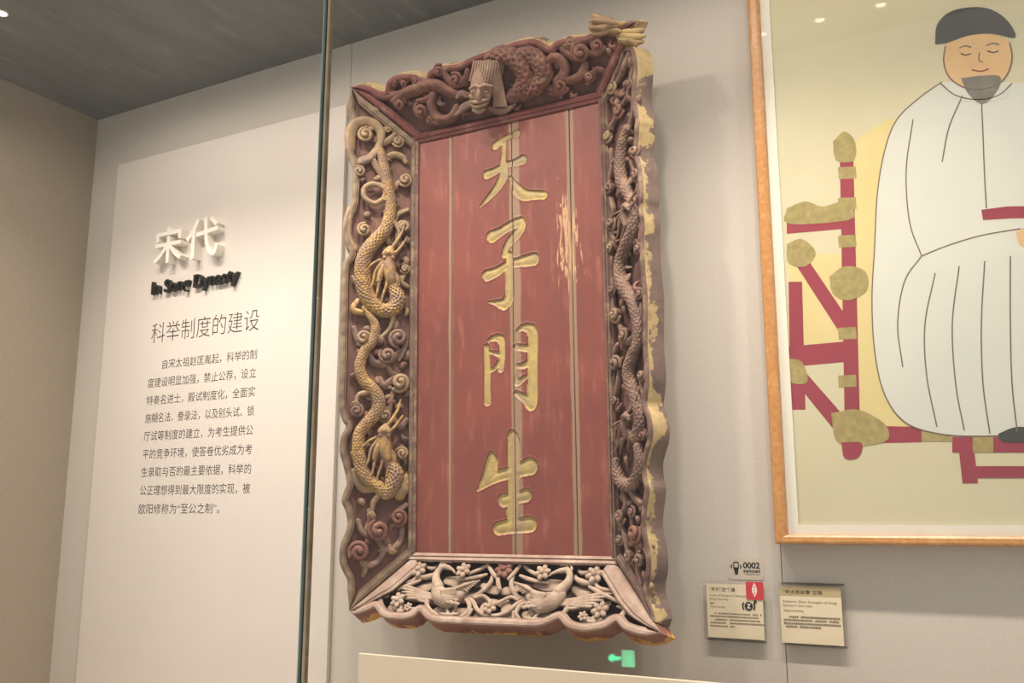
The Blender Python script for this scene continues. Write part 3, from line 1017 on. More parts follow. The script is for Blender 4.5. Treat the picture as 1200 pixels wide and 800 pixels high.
def dragon_head(mb, b, x, y, k=1.0, fx=1):
    """head looking along the board with brow, snout, jaw, horns, mane and whiskers; k scales px"""
    t = lambda L, h=0.008: tube(mb, tr(b, [(x + fx * q[0] * k, y + q[1] * k, q[2] * k) for q in L], h), 10, 0.003, nrm=n_of(b))
    t([(3, 22, 6), (1, 12, 7), (0, 2, 6.5), (2, -8, 4.5)], 0.006)
    t([(-4, 8, 3.4), (-8, 16, 3), (-10, 24, 2.2)], 0.010)
    t([(5, 16, 4), (9, 22, 3.6), (10, 28, 2.4)], 0.006)
    t([(-3, -4, 3.6), (0, -6, 4.2), (4, -4, 3.6)], 0.018)
    for q in ([(2, -8, 2), (8, -16, 1.8), (14, -26, 1.4), (17, -36, 0.8)], [(6, -4, 1.8), (12, -10, 1.5), (19, -20, 0.8)],
              [(-6, 4, 1.8), (-13, 14, 1.6), (-16, 26, 1.3), (-21, 36, 0.7)], [(-4, 12, 1.8), (-9, 24, 1.6), (-12, 38, 1.2), (-18, 48, 0.6)],
              [(0, 16, 1.8), (-2, 28, 1.6), (-6, 40, 1.2), (-8, 50, 0.7)], [(5, 18, 1.7), (5, 30, 1.4), (2, 42, 0.8)], [(-8, 2, 1.6), (-16, 6, 1.3), (-22, 12, 0.7)]):
        t(q, 0.010)
    for ex in (-3.5, 4.5):
        s0, c0 = on_board(b, x + fx * ex * k, y - 0.5 * k, 0.02)
        r = 2.4 * k * PXM
        blob(mb, board_xyz(b, s0, c0, 0.02), (r, 0, 0), (0, r, 0), (0, 0, r), 10, 7)


def limb(mb, b, pts, h=0.0):
    tube(mb, tr(b, pts, h), 10, 0.003, nrm=n_of(b))
    x, y, r = pts[-1]
    px, py, _ = pts[-2]
    a = math.atan2(y - py, x - px)
    for d in (-0.9, -0.3, 0.3, 0.9):
        tube(mb, tr(b, [(x, y, r * 0.6), (x + 5 * math.cos(a + d), y + 5 * math.sin(a + d), r * 0.5), (x + 8 * math.cos(a + d * 0.6), y + 8 * math.sin(a + d * 0.6), 0.5)], h + 0.004), 8, 0.003, nrm=n_of(b))


dr = orn('dragon', 'left', lambda mb: tube(mb, tr('left', D1, -0.002), 72, 0.0017, scales=0.0105, nrm=n_of('left')), M['gild'], 'upper gilded scaly dragon')
orn('dragon', 'left', lambda mb: tube(mb, tr('left', D2, -0.002), 72, 0.0017, scales=0.0105, nrm=n_of('left')), M['gild'], 'lower gilded scaly dragon')
orn('dragon_head', 'left', lambda mb: dragon_head(mb, 'left', 455, 302, 1.15), M['gild'])
orn('dragon_head', 'left', lambda mb: dragon_head(mb, 'left', 450, 510, 1.15), M['gild'])
orn('dragon_leg', 'left', lambda mb: limb(mb, 'left', [(452, 221, 4), (444, 217, 3.6), (434, 216, 3.4), (427, 221, 3.2), (427, 230, 3.2), (433, 236, 3.2), (441, 238, 3.2), (449, 233, 3)]), M['gild_old'])
orn('dragon_leg', 'left', lambda mb: limb(mb, 'left', [(437, 456, 4), (428, 460, 3.6), (420, 463, 2.8), (418, 470, 2.4)]), M['gild_old'])
orn('dragon_leg', 'left', lambda mb: limb(mb, 'left', [(461, 363, 4), (460, 376, 3), (456, 386, 2.6), (448, 394, 2.2)]), M['gild_old'])
orn('dragon_leg', 'left', lambda mb: limb(mb, 'left', [(446, 578, 4), (438, 588, 3.4), (436, 600, 2.4)]), M['gild_old'])
orn('dragon_leg', 'left', lambda mb: limb(mb, 'left', [(456, 254, 3.6), (463, 262, 3), (468, 272, 2.6), (466, 284, 2.2)]), M['gild_old'])
orn_each('dragon_fin', 'left', (
    [(420, 352, 2), (414, 362, 2.6), (424, 366, 2.2), (432, 366, 1.6)], [(418, 330, 2.4), (413, 324, 1.2)], [(416, 536, 2.4), (412, 530, 1)], [(415, 552, 2.6), (418, 562, 3), (426, 572, 3), (440, 573, 2)], [(468, 580, 4), (474, 570, 4), (476, 558, 2)]), -0.006, 0.7, M['gild'])
CL = [(429, 158, 8, 0, 1), (421, 201, 6, 1, -1), (475, 211, 7, 2, 1), (427, 269, 7, 0, 1), (473, 266, 7, 3, -1), (475, 315, 5, 2, 1), (426, 396, 8, 2.5, 1), (467, 396, 9, 3, -1), (454, 416, 8, 1, 1), (469, 448, 9, 2.4, 1), (418, 481, 6.5, 0, -1), (451, 487, 6.5, 1, 1),
      (471, 531, 6, 1, -1), (467, 606, 8, 3, 1), (444, 621, 10, 0.5, 1), (421, 646, 9.5, 2, -1), (467, 166, 6, 2, 1), (440, 130, 4, 0, 1), (454, 152, 4, 2, -1)]
for i, (x, y, s_, a_, hd) in enumerate(CL):
    orn('cloud_scroll', 'left', lambda mb: cloud(mb, 'left', x, y, s_, a_, hd, -0.008), M['carved_red'] if y > 600 else (M['gild_old'] if y < 330 or i % 3 == 0 else M['carved']))
STEMS = [[(410, 175, 4), (410, 158, 4.6), (416, 146, 4.4), (428, 142, 4), (440, 146, 4), (447, 156, 3.6), (445, 170, 3.4), (436, 184, 3.6), (424, 190, 4)], [(437, 187, 3), (446, 202, 2.6), (450, 208, 2)], [(454, 184, 2.4), (462, 181, 2.6), (472, 184, 2.4), (476, 190, 2)],
         [(444, 170, 2.4), (456, 164, 2.6), (464, 156, 2)], [(468, 214, 2.4), (462, 220, 2.2), (460, 226, 1.4)], [(412, 246, 3.4), (408, 262, 3.6), (409, 280, 3.4), (416, 292, 3)], [(478, 246, 1.8), (466, 252, 2.2), (463, 262, 1.8)],
         [(467, 272, 2.2), (466, 288, 2.6), (462, 300, 2.2), (452, 316, 2), (440, 334, 1.4)], [(474, 322, 2), (470, 330, 2.4), (478, 336, 1.6)], [(415, 384, 2), (420, 400, 2.4), (432, 404, 2)], [(432, 412, 2), (438, 424, 2.8), (448, 426, 3.2), (460, 420, 2.8), (468, 410, 2)], [(476, 402, 2), (472, 414, 2.4), (468, 422, 1.4)],
         [(454, 428, 2), (458, 436, 2.4), (466, 440, 2)], [(446, 444, 2), (450, 452, 3), (458, 446, 2.6), (464, 440, 2)], [(461, 458, 2), (458, 470, 2.4), (456, 484, 2)], [(412, 440, 1.6), (420, 438, 2), (424, 446, 1.2)], [(462, 492, 2), (470, 500, 2.6), (476, 492, 2)], [(466, 536, 2.4), (460, 532, 2.6), (455, 538, 3)],
         [(476, 592, 2), (468, 598, 2.4), (458, 606, 1.8)], [(433, 598, 2), (434, 610, 2.2), (430, 622, 2.2), (436, 630, 2)], [(472, 618, 2), (470, 632, 2.4), (462, 642, 2.2), (452, 644, 2.2), (447, 652, 2.6), (440, 660, 2.4), (428, 664, 2.4)], [(450, 646, 2), (444, 634, 2.6)], [(424, 656, 2.4), (428, 664, 2.6), (426, 674, 2)], [(420, 610, 2), (424, 622, 2), (430, 628, 2)]]
orn_each('carved_stem', 'left', STEMS[:9], -0.010, 0.9, M['gild_old'])
orn_each('carved_stem', 'left', STEMS[9:], -0.010, 0.9, M['carved'])
carved_fill('left', 90, [M['carved'], M['carved'], M['carved_red'], M['gild_old']], seed=3)

# --- right board: a dragon seen steeply from its side
R1 = [(736, 150, 4), (731, 162, 5), (728, 178, 5.5), (727, 196, 6), (729, 212, 6), (736, 226, 5.5), (742, 240, 5.5), (744, 256, 5.5), (741, 272, 6), (734, 288, 6), (728, 304, 6), (727, 322, 6.5), (732, 338, 6.5), (740, 350, 6), (745, 366, 5.5), (748, 384, 5), (747, 402, 5), (741, 418, 5.5), (737, 434, 6), (739, 450, 6), (745, 466, 6), (750, 482, 6), (750, 498, 6), (745, 514, 5.5)]
R2 = [(748, 522, 4.5), (750, 540, 5), (748, 556, 5.5), (740, 568, 6), (730, 566, 6), (724, 554, 5.5), (722, 540, 4)]
orn('dragon', 'right', lambda mb: tube(mb, tr('right', R1, -0.002), 60, 0.0018, scales=0.0105, nrm=n_of('right')), M['carved'], 'brown scaly dragon')
orn('dragon', 'right', lambda mb: tube(mb, tr('right', R2, -0.002), 60, 0.0018, scales=0.010, nrm=n_of('right')), M['carved'], 'short coiled dragon tail')
orn('dragon_head', 'right', lambda mb: dragon_head(mb, 'right', 733, 246, 0.8), M['carved'])
orn('dragon_head', 'right', lambda mb: dragon_head(mb, 'right', 733, 492, 0.8), M['carved'])
for i, (x, y, s_, a_, hd) in enumerate([(718, 104, 6, 0, 1), (726, 130, 7, 2, 1), (740, 98, 5, 1, -1), (713, 160, 6, 2, 1), (745, 178, 6, 1, 1), (715, 220, 6, 0, -1), (746, 205, 6, 2, 1), (717, 262, 6, 1, 1), (748, 292, 5, 0, 1), (716, 290, 5, 1, -1), (722, 369, 7, 2, 1), (731, 394, 6, 0, 1), (722, 426, 7, 2, -1), (750, 345, 5, 0, 1),
                                  (718, 340, 5, 1, 1), (752, 440, 5, 1, 1), (721, 470, 5, 2, 1), (754, 510, 5, 1, -1), (728, 605, 6.5, 2, 1), (741, 600, 5, 0, 1), (745, 625, 8, 1, 1), (750, 655, 6, 0, -1), (738, 652, 6, 2, 1), (727, 632, 5, 1, 1)]):
    orn('cloud_scroll', 'right', lambda mb: cloud(mb, 'right', x, y, s_, a_, hd, -0.008), M['gild_old'] if i in (0, 3, 9, 10) else (M['carved_red'] if i in (1, 20, 17) else M['carved']))
orn_each('carved_stem', 'right', (
    [(738, 64, 3), (732, 78, 3), (726, 92, 2.6), (716, 104, 2)], [(742, 80, 2), (739, 96, 2.4), (736, 112, 2.4), (729, 124, 2)], [(722, 138, 2), (716, 150, 2.4), (712, 162, 2)], [(742, 110, 1.8), (742, 130, 2.2), (738, 148, 2.6)], [(716, 176, 2), (717, 196, 2.4), (714, 212, 2)], [(740, 190, 2), (748, 214, 2.2), (750, 232, 2)],
    [(716, 232, 2), (719, 246, 2.4), (717, 258, 2)], [(716, 272, 2), (720, 282, 2.2), (716, 292, 2)], [(752, 262, 2), (751, 278, 2.4), (748, 292, 2)], [(717, 302, 2), (716, 320, 2.4), (719, 338, 2)], [(719, 348, 2), (719, 360, 2.4), (723, 374, 2)], [(728, 384, 2.6), (734, 400, 2.6), (742, 396, 2)], [(724, 404, 2), (720, 416, 2.2), (722, 430, 2)], [(726, 436, 2), (724, 452, 2.4), (720, 470, 2)],
    [(752, 356, 2), (752, 378, 2), (754, 400, 1.8)], [(752, 450, 2), (755, 470, 2.2), (752, 486, 2)], [(721, 500, 2), (722, 520, 2.4), (720, 540, 2)], [(731, 576, 2.4), (734, 590, 2.6), (730, 604, 2.4), (727, 620, 2)], [(738, 572, 3), (746, 584, 3.2), (752, 590, 2.6)], [(741, 606, 2), (742, 616, 2.4)], [(728, 612, 2), (733, 630, 2.4), (736, 648, 2)], [(747, 634, 2.4), (750, 650, 2.6), (748, 668, 2.4), (752, 684, 2)], [(738, 660, 2.6), (742, 674, 2.8), (748, 690, 2)], [(756, 600, 1.8), (754, 615, 2), (752, 628, 2)]), -0.009, 0.9, M['carved'])
carved_fill('right', 95, [M['carved'], M['carved'], M['carved_red']], seed=5)

# --- top board: frontal dragon head, scaly coils and clouds
def coil(pts): return lambda mb: tube(mb, tr('top', pts, -0.004), 84, 0.002, scales=0.017, nrm=n_of('top'))
orn('dragon_coil', 'top', coil([(574, 68, 7), (588, 64, 9), (602, 67, 10), (613, 78, 10.5), (617, 92, 10), (611, 105, 9), (600, 114, 7)]), M['carved_red'], 'scaly coil')
orn('dragon_coil', 'top', coil([(610, 62, 6), (624, 64, 8.5), (634, 75, 9.5), (637, 89, 9.5), (628, 101, 9), (614, 108, 8), (602, 113, 6)]), M['carved_red'], 'scaly coil')


def mask_head(mb):
    b = 'top'
    t = lambda L, sg=12, fl=1.0: tube(mb, tr(b, L, 0.0), sg, 0.003, nrm=n_of(b), flat=fl)
    t([(570, 84, 12, 0.008), (568, 92, 13.5, 0.016), (565, 104, 13.5, 0.022), (562, 117, 11, 0.018), (560, 124, 7, 0.012)], 20)
    for k in range(13):      # combed hair running up over the brow
        x = 552 + k * 2.9
        t([(x - 1, 96 - abs(k - 6) * 0.3, 1.5, 0.046 - 0.0009 * (k - 5) ** 2), (x + 1.5, 84, 1.6, 0.042 - 0.0009 * (k - 5) ** 2), (x + 3.5, 72, 1.5, 0.03 - 0.0007 * (k - 5) ** 2)], 8)
    for k in range(6):       # side hair falling to the right
        t([(576 + k * 1.8, 84, 1.6, 0.032 - k * 0.004), (579 + k * 2, 104, 1.8, 0.026 - k * 0.004), (579 + k * 2.8, 124, 1.5, 0.012)], 8)
    t([(551, 104, 1.8, 0.044), (557, 100.5, 2.2, 0.052), (562, 102, 1.8, 0.054), (568, 99.5, 2.2, 0.053), (576, 101, 1.6, 0.044)])       # brow
    t([(552, 119, 1.6, 0.044), (558, 119.6, 2.3, 0.051), (566, 117.6, 2.3, 0.05), (573, 115.5, 1.4, 0.043)])     # upper lip
    t([(553, 123.4, 1.5, 0.042), (559, 125, 2.2, 0.048), (566, 123, 2.2, 0.047), (572, 120, 1.3, 0.04)])         # lower lip
    t([(555, 129, 2, 0.034), (561, 130.5, 3, 0.036), (567, 128, 2.2, 0.034)])                                      # chin
    t([(561, 105, 1.8, 0.055), (561, 110, 2.6, 0.058), (561, 114, 3.4, 0.056)])                                     # nose
    for cx, cy in ((553.5, 113), (571, 110.5)): t([(cx - 1, cy, 3, 0.042), (cx + 1, cy + 1.5, 3, 0.042)])            # cheeks
    for ex in (553.5, 570):
        s0, c0 = on_board(b, ex, 107.5, 0.05)
        r = 2.0 * PXM
        blob(mb, board_xyz(b, s0, c0, 0.051), (r, 0, 0), (0, r, 0), (0, 0, r * 0.8), 10, 8)


orn('dragon_head', 'top', mask_head, M['head_wood'], 'bulging frontal head with combed hair')
orn_each('dragon_whisker', 'top', ([(551, 122, 3), (543, 127, 3), (538, 132, 2), (530, 136, 1)], [(574, 126, 3), (586, 130, 3), (596, 127, 2), (604, 122, 1)], [(548, 112, 2.4), (541, 110, 2.6), (536, 114, 1.6)]), 0.004, 0.7, M['carved'])
for i, (x, y, s_, a_, hd) in enumerate([(469, 121, 7, 0, 1), (494, 129, 8, 2, 1), (515, 82, 6, 1, 1), (474, 97, 4.5, 0, 1), (487, 94, 5, 2, -1), (504, 141, 5, 1, 1), (681, 60, 9, 2, 1), (657, 99, 7, 1, 1), (691, 90, 5, 0, -1), (535, 93, 7, 2, -1), (668, 50, 5, 1, 1), (700, 52, 6, 2, 1), (648, 106, 5, 0, 1)]):
    orn('cloud_scroll', 'top', lambda mb: cloud(mb, 'top', x, y, s_, a_, hd, -0.008), M['carved_red'])
orn_each('carved_stem', 'top', (
    [(432, 103, 2), (444, 112, 2.4), (458, 113, 2.6), (470, 109, 3)], [(462, 118, 3), (474, 110, 4.4), (488, 104, 5), (502, 99, 5), (515, 100, 5), (527, 107, 4.4), (541, 111, 3)], [(508, 110, 4), (506, 122, 4.2), (510, 134, 4.2), (520, 140, 4), (531, 136, 4), (536, 126, 3.4)], [(462, 100, 2), (468, 92, 2.4), (477, 104, 2.2)],
    [(520, 84, 3), (526, 92, 3.4), (536, 98, 3.4), (546, 92, 3), (548, 82, 2)], [(490, 118, 2.4), (500, 116, 3), (508, 110, 3)], [(500, 132, 2.4), (506, 142, 2.6), (514, 144, 2)], [(641, 74, 3), (648, 67, 3.6), (657, 69, 4), (663, 79, 4), (660, 90, 4), (652, 96, 3.4)], [(645, 66, 1.6), (650, 56, 2), (653, 50, 1), (660, 58, 2.4), (668, 64, 3), (676, 68, 3)],
    [(660, 92, 3), (670, 93, 3.4), (680, 88, 3.4), (685, 78, 3), (684, 70, 2)], [(683, 88, 2), (694, 86, 2.6), (700, 80, 2)], [(664, 54, 3), (674, 52, 3), (686, 47, 3), (698, 42, 2.6)], [(690, 62, 2.4), (700, 62, 2.6), (708, 56, 2)], [(643, 104, 2), (652, 108, 3), (664, 104, 2.6)], [(456, 108, 2), (462, 112, 2), (470, 115, 2)]), -0.006, 0.9, M['carved_red'])
carved_fill('top', 46, [M['carved'], M['carved_red'], M['carved_red']], seed=8)
# splintered wood on the broken upper right corner
rb = random.Random(4)
def splinters(mb):
    for k in range(26):
        t = rb.random()
        x, y = 704 + 40 * t + rb.uniform(-4, 4), 27 + 14 * t + rb.uniform(-6, 8)
        an = rb.uniform(-0.4, 0.9)
        L, r = rb.uniform(7, 15), rb.uniform(2.2, 4.6)
        h = rb.uniform(-0.03, 0.006)
        tube(mb, tr('top', [(x - L * math.cos(an), y - L * math.sin(an) * 0.6, r), (x, y + rb.uniform(-1.5, 1.5), r * 1.2), (x + L * 0.8 * math.cos(an), y + L * 0.8 * math.sin(an) * 0.6, r * 0.5)], h), 6, 0.006, nrm=n_of('top'), ridge=0.2)


orn('broken_corner', 'top', splinters, M['raw'], 'splintered yellow corner')
for p in boards['top'].children[-1].data.polygons: p.use_smooth = False

# --- bottom board: two birds among flowers, the openings' shade painted dark on a recessed ground; the right half mirrors the left
MIRC = on_board('bottom', 577.5, 700, 0.0)[0]


def both(name, fn, mat, label=None, two=True):
    orn(name, 'bottom', lambda mb: fn(mb), mat, label)
    if two:
        mb = MB()
        fn(mb)
        o0 = BD['bottom'][0]
        mb.v = [(2 * MIRC - p[0], p[1], p[2]) for p in mb.v]
        mb.f = [tuple(reversed(f)) for f in mb.f]
        mb.build(name, mat, boards['bottom'], smooth=True, label=label)


BH = -0.012
def T_(mb, pts, h=BH, fl=0.8, sg=10): tube(mb, tr('bottom', pts, h), sg, 0.003, nrm=n_of('bottom'), flat=fl)


def bird(mb):
    T_(mb, [(513, 686, 5), (513, 692, 7.5), (518, 699, 10), (527, 701, 10.5), (537, 697, 8), (546, 692, 3.5)], BH + 0.003, 0.8, 16)
    T_(mb, [(514, 688, 6), (511, 678, 4.6), (513, 670, 3.6), (519, 664, 3.2), (526, 665, 2.8)], BH + 0.006, 0.9, 12)
    T_(mb, [(526, 665, 2.4), (531, 668, 1.6), (533, 671, 0.8)], BH + 0.008)
    T_(mb, [(515, 663, 1.4), (519, 658, 1.6), (525, 656, 1)], BH + 0.006)
    T_(mb, [(520, 661, 1.2), (524, 658, 1.4), (529, 659, 0.8)], BH + 0.006)
    for k in range(4):      # breast feathers in rows
        for j in range(4):
            x, y = 513 + j * 5.5 + k * 1.2, 690 + k * 4.5 + abs(j - 1) * 1.2
            T_(mb, [(x, y, 2.0), (x + 3, y + 1.6, 2.2), (x + 5, y + 1, 1.0)], BH + 0.017 - 0.002 * abs(j - 1.5), 0.6, 8)


def wing(mb):
    for k in range(7):
        T_(mb, [(516, 691 + k * 1.2, 1.6), (532, 689.5 + k * 0.7, 2.0), (548 - k, 684 - k * 0.4 + k * k * 0.22, 1.7), (562 - k * 2.4, 680 + k * 2.0, 0.7)], BH + 0.019 - k * 0.001, 0.8)
    for k in range(5):
        T_(mb, [(518, 692 + k * 1.4, 2.2), (526, 691 + k * 1.2, 2.4), (533, 690 + k * 1.2, 1.2)], BH + 0.024 - k * 0.001, 0.7)


def bird_tail(mb):
    for k in range(5):
        T_(mb, [(510, 697 + k, 1.6), (494, 693 + k * 2.0, 2.0), (478, 687 + k * 3.4, 1.7), (464 + k * 3.4, 685 + k * 4, 0.6)], BH - 0.003)


both('bird_body', bird, M['carved_grey'])
both('bird_wing', wing, M['carved_grey'])
both('bird_tail', bird_tail, M['carved_grey'])
both('bird_legs', lambda mb: (T_(mb, [(523, 706, 2), (524, 713, 1.8), (525, 719, 1.8)]), T_(mb, [(532, 706, 2), (534, 712, 1.8), (531, 718, 1.4)]), T_(mb, [(516, 719, 1.6), (526, 720, 2), (536, 719, 1.4)])), M['carved_grey'])
both('flower', lambda mb: flower(mb, 'bottom', 491, 667, 9, BH + 0.004), M['carved_grey'])
both('flower', lambda mb: flower(mb, 'bottom', 543, 668, 8.5, BH + 0.006), M['carved_grey'])
both('flower', lambda mb: flower(mb, 'bottom', 466, 703, 8.5, BH + 0.002), M['carved_grey'])
both('flower', lambda mb: flower(mb, 'bottom', 478, 711, 5, BH + 0.002), M['carved_grey'])
for q in (
    [(465, 681, 1.4), (474, 682, 2), (484, 680, 2.2), (490, 673, 2.4)], [(489, 676, 2), (500, 676, 3.4), (509, 673, 2.6), (512, 670, 1.4)], [(454, 694, 2), (466, 690, 2.2), (480, 685, 2.4), (492, 680, 2)], [(449, 693, 2.4), (446, 701, 3), (447, 709, 3), (452, 716, 2.6)], [(462, 712, 2), (470, 716, 2), (478, 714, 2)], [(470, 704, 2), (470, 712, 2), (466, 718, 1.6)],
    [(536, 679, 1.6), (548, 678, 2.2), (560, 676, 2.4), (570, 673, 1.6)], [(550, 672, 2), (560, 668, 2.2), (568, 664, 2), (573, 661, 1.4)], [(546, 699, 2), (558, 697, 2.4), (568, 690, 2.6), (575, 682, 2.6), (577, 674, 1.6)], [(548, 699, 2.2), (555, 706, 2.4), (559, 714, 2.4), (567, 720, 2.6), (574, 721, 2.4)],
    [(502, 700, 2), (500, 706, 2.6), (503, 714, 2.6), (512, 721, 2.4)], [(546, 702, 2), (550, 708, 2.6), (549, 716, 2.4), (541, 722, 2)], [(556, 700, 2), (566, 698, 2), (574, 704, 2), (577, 708, 1.6)], [(553, 714, 1.6), (548, 722, 1.8), (540, 724, 1.8)], [(500, 664, 2), (507, 666, 2.6), (512, 664, 1.8)], [(484, 697, 1.6), (492, 703, 2), (502, 705, 1.6)], [(440, 705, 1.6), (447, 700, 1.8), (455, 698, 1.4)]):
    both('carved_stem', lambda mb: T_(mb, q, BH - 0.004), M['carved_grey'])
for q in (
    [(488, 690, 4), (500, 688, 6), (510, 684, 4)], [(524, 680, 5), (540, 682, 7), (552, 682, 4)], [(458, 712, 4), (472, 716, 5), (484, 714, 3)], [(512, 716, 5), (530, 718, 6), (545, 716, 4)], [(556, 724, 3), (566, 716, 6), (572, 708, 6), (580, 706, 4)], [(566, 686, 3), (574, 690, 5), (582, 692, 5)], [(470, 696, 3), (482, 700, 4), (494, 702, 3)]):
    both('cloud_plate', lambda mb: T_(mb, q, BH - 0.016, 0.25, 12), M['carved_grey'])
orn('flower', 'bottom', lambda mb: flower(mb, 'bottom', 574, 711, 7.5, BH + 0.004), M['carved_grey'])
orn('flower', 'bottom', lambda mb: (flower(mb, 'bottom', 591, 667, 10, BH + 0.002, 7),), M['carved_red'], 'pinkish round middle flower')
for q in ([(583, 674, 2), (584, 684, 2.6), (586, 690, 2)], [(572, 662, 2), (578, 672, 2.4), (584, 678, 2)], [(610, 662, 2), (602, 672, 2.4), (596, 678, 2)]):
    orn('carved_stem', 'bottom', lambda mb: T_(mb, q, BH), M['carved_grey'])

# ------------------------------------------------------------------ framed picture on the right
FX0, FX1, FZ0, FZ1 = -0.545, 0.66, 1.4975, 2.94
fr = empty('framed_picture', ((FX0 + FX1) / 2, 0, FZ0), cat='picture', label='framed colour picture of a seated person in a white robe on a red chair')
FWD, FY = 0.0285, -0.060
def rail(mb, a0, a1, b0, b1):
    """mitred rail from outer corners a0-a1 to inner corners b0-b1, rounded face"""
    prof = [(0.0, -0.002), (0.0, FY + 0.006), (0.12, FY + 0.001), (0.3, FY), (0.75, FY + 0.001), (0.95, FY + 0.004), (1.0, FY + 0.012), (1.0, -0.002)]
    V = []
    for k, y in prof:
        for a, b in ((a0, b0), (a1, b1)):
            V.append((a[0] + (b[0] - a[0]) * k, y, a[1] + (b[1] - a[1]) * k))
    n = len(prof)
    F = [(2 * i, 2 * i + 1, 2 * ((i + 1) % n) + 1, 2 * ((i + 1) % n)) for i in range(n)]
    F += [tuple(2 * i for i in range(n)), tuple(2 * i + 1 for i in reversed(range(n)))]
    mb.add(V, F)
oc = [(FX0, FZ0), (FX1, FZ0), (FX1, FZ1), (FX0, FZ1)]
ic = [(FX0 + FWD, FZ0 + 0.021), (FX1 - FWD, FZ0 + 0.021), (FX1 - FWD, FZ1 - 0.021), (FX0 + FWD, FZ1 - 0.021)]
for i in range(4):
    mb = MB()
    rail(mb, oc[i], oc[(i + 1) % 4], ic[i], ic[(i + 1) % 4])
    off(mb, fr).build('frame_rail', M['oak'], fr)
AY = -0.036            # artwork plane
MW = 0.024
off(MB().box((FX0 + 0.02, -0.012, FZ0 + 0.015), (FX1 - 0.02, -0.002, FZ1 - 0.015)), fr).build('backing', M['mat_board'], fr)
mm = MB()
m0x, m1x, m0z, m1z = ic[0][0] - 0.002, ic[1][0] + 0.002, ic[0][1] - 0.002, ic[2][1] + 0.002
n0x, n1x, n0z, n1z = ic[0][0] + MW, ic[1][0] - MW, ic[0][1] + MW * 0.95, ic[2][1] - MW
for lo_, hi_ in (((m0x, m0z), (n0x, m1z)), ((n1x, m0z), (m1x, m1z)), ((n0x, m0z), (n1x, n0z)), ((n0x, n1z), (n1x, m1z))):
    mm.box((lo_[0], -0.041, lo_[1]), (hi_[0], -0.037, hi_[1]))
off(mm, fr).build('mat_board', M['mat_board'], fr)
# the picture itself: a plain seated figure, painted flat
ART = [paint('art_ground', srgb(214, 207, 176), srgb(209, 201, 168), 5, 0.8), paint('art_robe', srgb(216, 217, 206), srgb(211, 213, 203), 4, 0.8), paint('art_yellow', srgb(224, 208, 150), srgb(217, 199, 138), 6, 0.8),
       paint('art_red', srgb(158, 58, 74), srgb(148, 50, 66), 8, 0.8), paint('art_olive', srgb(176, 160, 104), srgb(152, 138, 84), 60, 0.8, detail=3), paint('art_black', srgb(86, 84, 82), srgb(76, 75, 74), 10, 0.8),
       paint('art_skin', srgb(224, 188, 138), srgb(216, 176, 126), 12, 0.8), paint('art_line', srgb(122, 98, 88), srgb(112, 90, 82), 30, 0.8), paint('art_hair', srgb(136, 130, 118), srgb(118, 112, 102), 40, 0.8), paint('art_dark', srgb(60, 62, 58), srgb(52, 54, 50), 20, 0.8)]
art = MB()
art.box((n0x - 0.006, AY, n0z - 0.006), (n1x + 0.006, AY + 0.004, n1z + 0.006), 0)
_layer = [0]


def fill(px, mi, smooth=True):
    _layer[0] += 1
    y = AY - 0.00004 * _layer[0]
    P = np.array([(x, z, 0, 0) for x, z in px], float)
    if smooth:
        C = catmull(np.vstack([P, P[:1]]), 6.0)[:-1, :2]
    else:
        C = P[:, :2]
    W3 = [wall_pt(a, b, AY) for a, b in C]
    W3 = [(min(max(p[0], n0x - 0.004), n1x + 0.004), y, min(max(p[2], n0z - 0.004), n1z + 0.004)) for p in W3]
    vv = [Vector((p[0], p[2], 0)) for p in W3]
    tris = tessellate_polygon([vv])
    out = []
    for t in tris:
        a, b, c = (vv[i] for i in t)
        out.append(t if ((b - a).cross(c - a)).z > 0 else tuple(reversed(t)))
    art.add(W3, out, mi)


def line(px, wpx=1.2, mi=7):
    _layer[0] += 1
    y = AY - 0.00004 * _layer[0] - 0.0004
    C = catmull([(x, z, 0, 0) for x, z in px], 5.0)[:, :2]
    Q = np.array([wall_pt(a, b, AY)[[0, 2]] for a, b in C])
    T = np.gradient(Q, axis=0)
    T /= np.linalg.norm(T, axis=1, keepdims=True) + 1e-9
    Nr = np.c_[-T[:, 1], T[:, 0]] * wpx / 2 / 470.0
    V = [(q[0], y, q[1]) for q in Q + Nr] + [(q[0], y, q[1]) for q in Q - Nr]
    V = [(min(max(p[0], n0x - 0.004), n1x + 0.004), p[1], min(max(p[2], n0z - 0.004), n1z + 0.004)) for p in V]
    n = len(Q)
    art.add(V, [(i + n, i + 1 + n, i + 1, i) for i in range(n - 1)], mi)


# chair: yellow back, plain red posts and rails with olive caps
fill([(996, 168), (1040, 140), (1090, 134), (1320, 134), (1345, 168), (1345, 500), (1004, 500)], 2, False)
fill([(924, 300), (1004, 296), (1004, 400), (924, 404)], 2, False)
fill([(984, 180), (1000, 180), (1008, 500), (990, 502)], 3, False)
fill([(924, 330), (940, 330), (944, 480), (926, 480)], 3, False)
fill([(922, 254), (990, 248), (991, 268), (922, 274)], 3, False)
fill([(924, 406), (990, 400), (992, 424), (924, 430)], 3, False)
fill([(926, 300), (940, 294), (990, 368), (988, 396)], 3, False)
fill([(926, 440), (944, 436), (1000, 500), (986, 514)], 3, False)
fill([(986, 498), (1080, 500), (1080, 518), (988, 520)], 3, False)
for y0 in (196, 232, 276, 330, 384, 440):
    fill([(982, y0), (1003, y0 - 1), (1004, y0 + 13), (983, y0 + 14)], 4, False)
fill([(976, 166), (990, 154), (1002, 166), (1001, 188), (980, 188)], 4)
fill([(922, 244), (944, 236), (964, 242), (988, 236), (1000, 246), (994, 258), (924, 262)], 4)
fill([(922, 286), (940, 280), (956, 296), (944, 312), (924, 308)], 4)
fill([(972, 324), (990, 312), (1014, 318), (1016, 340), (994, 352), (976, 344)], 4)
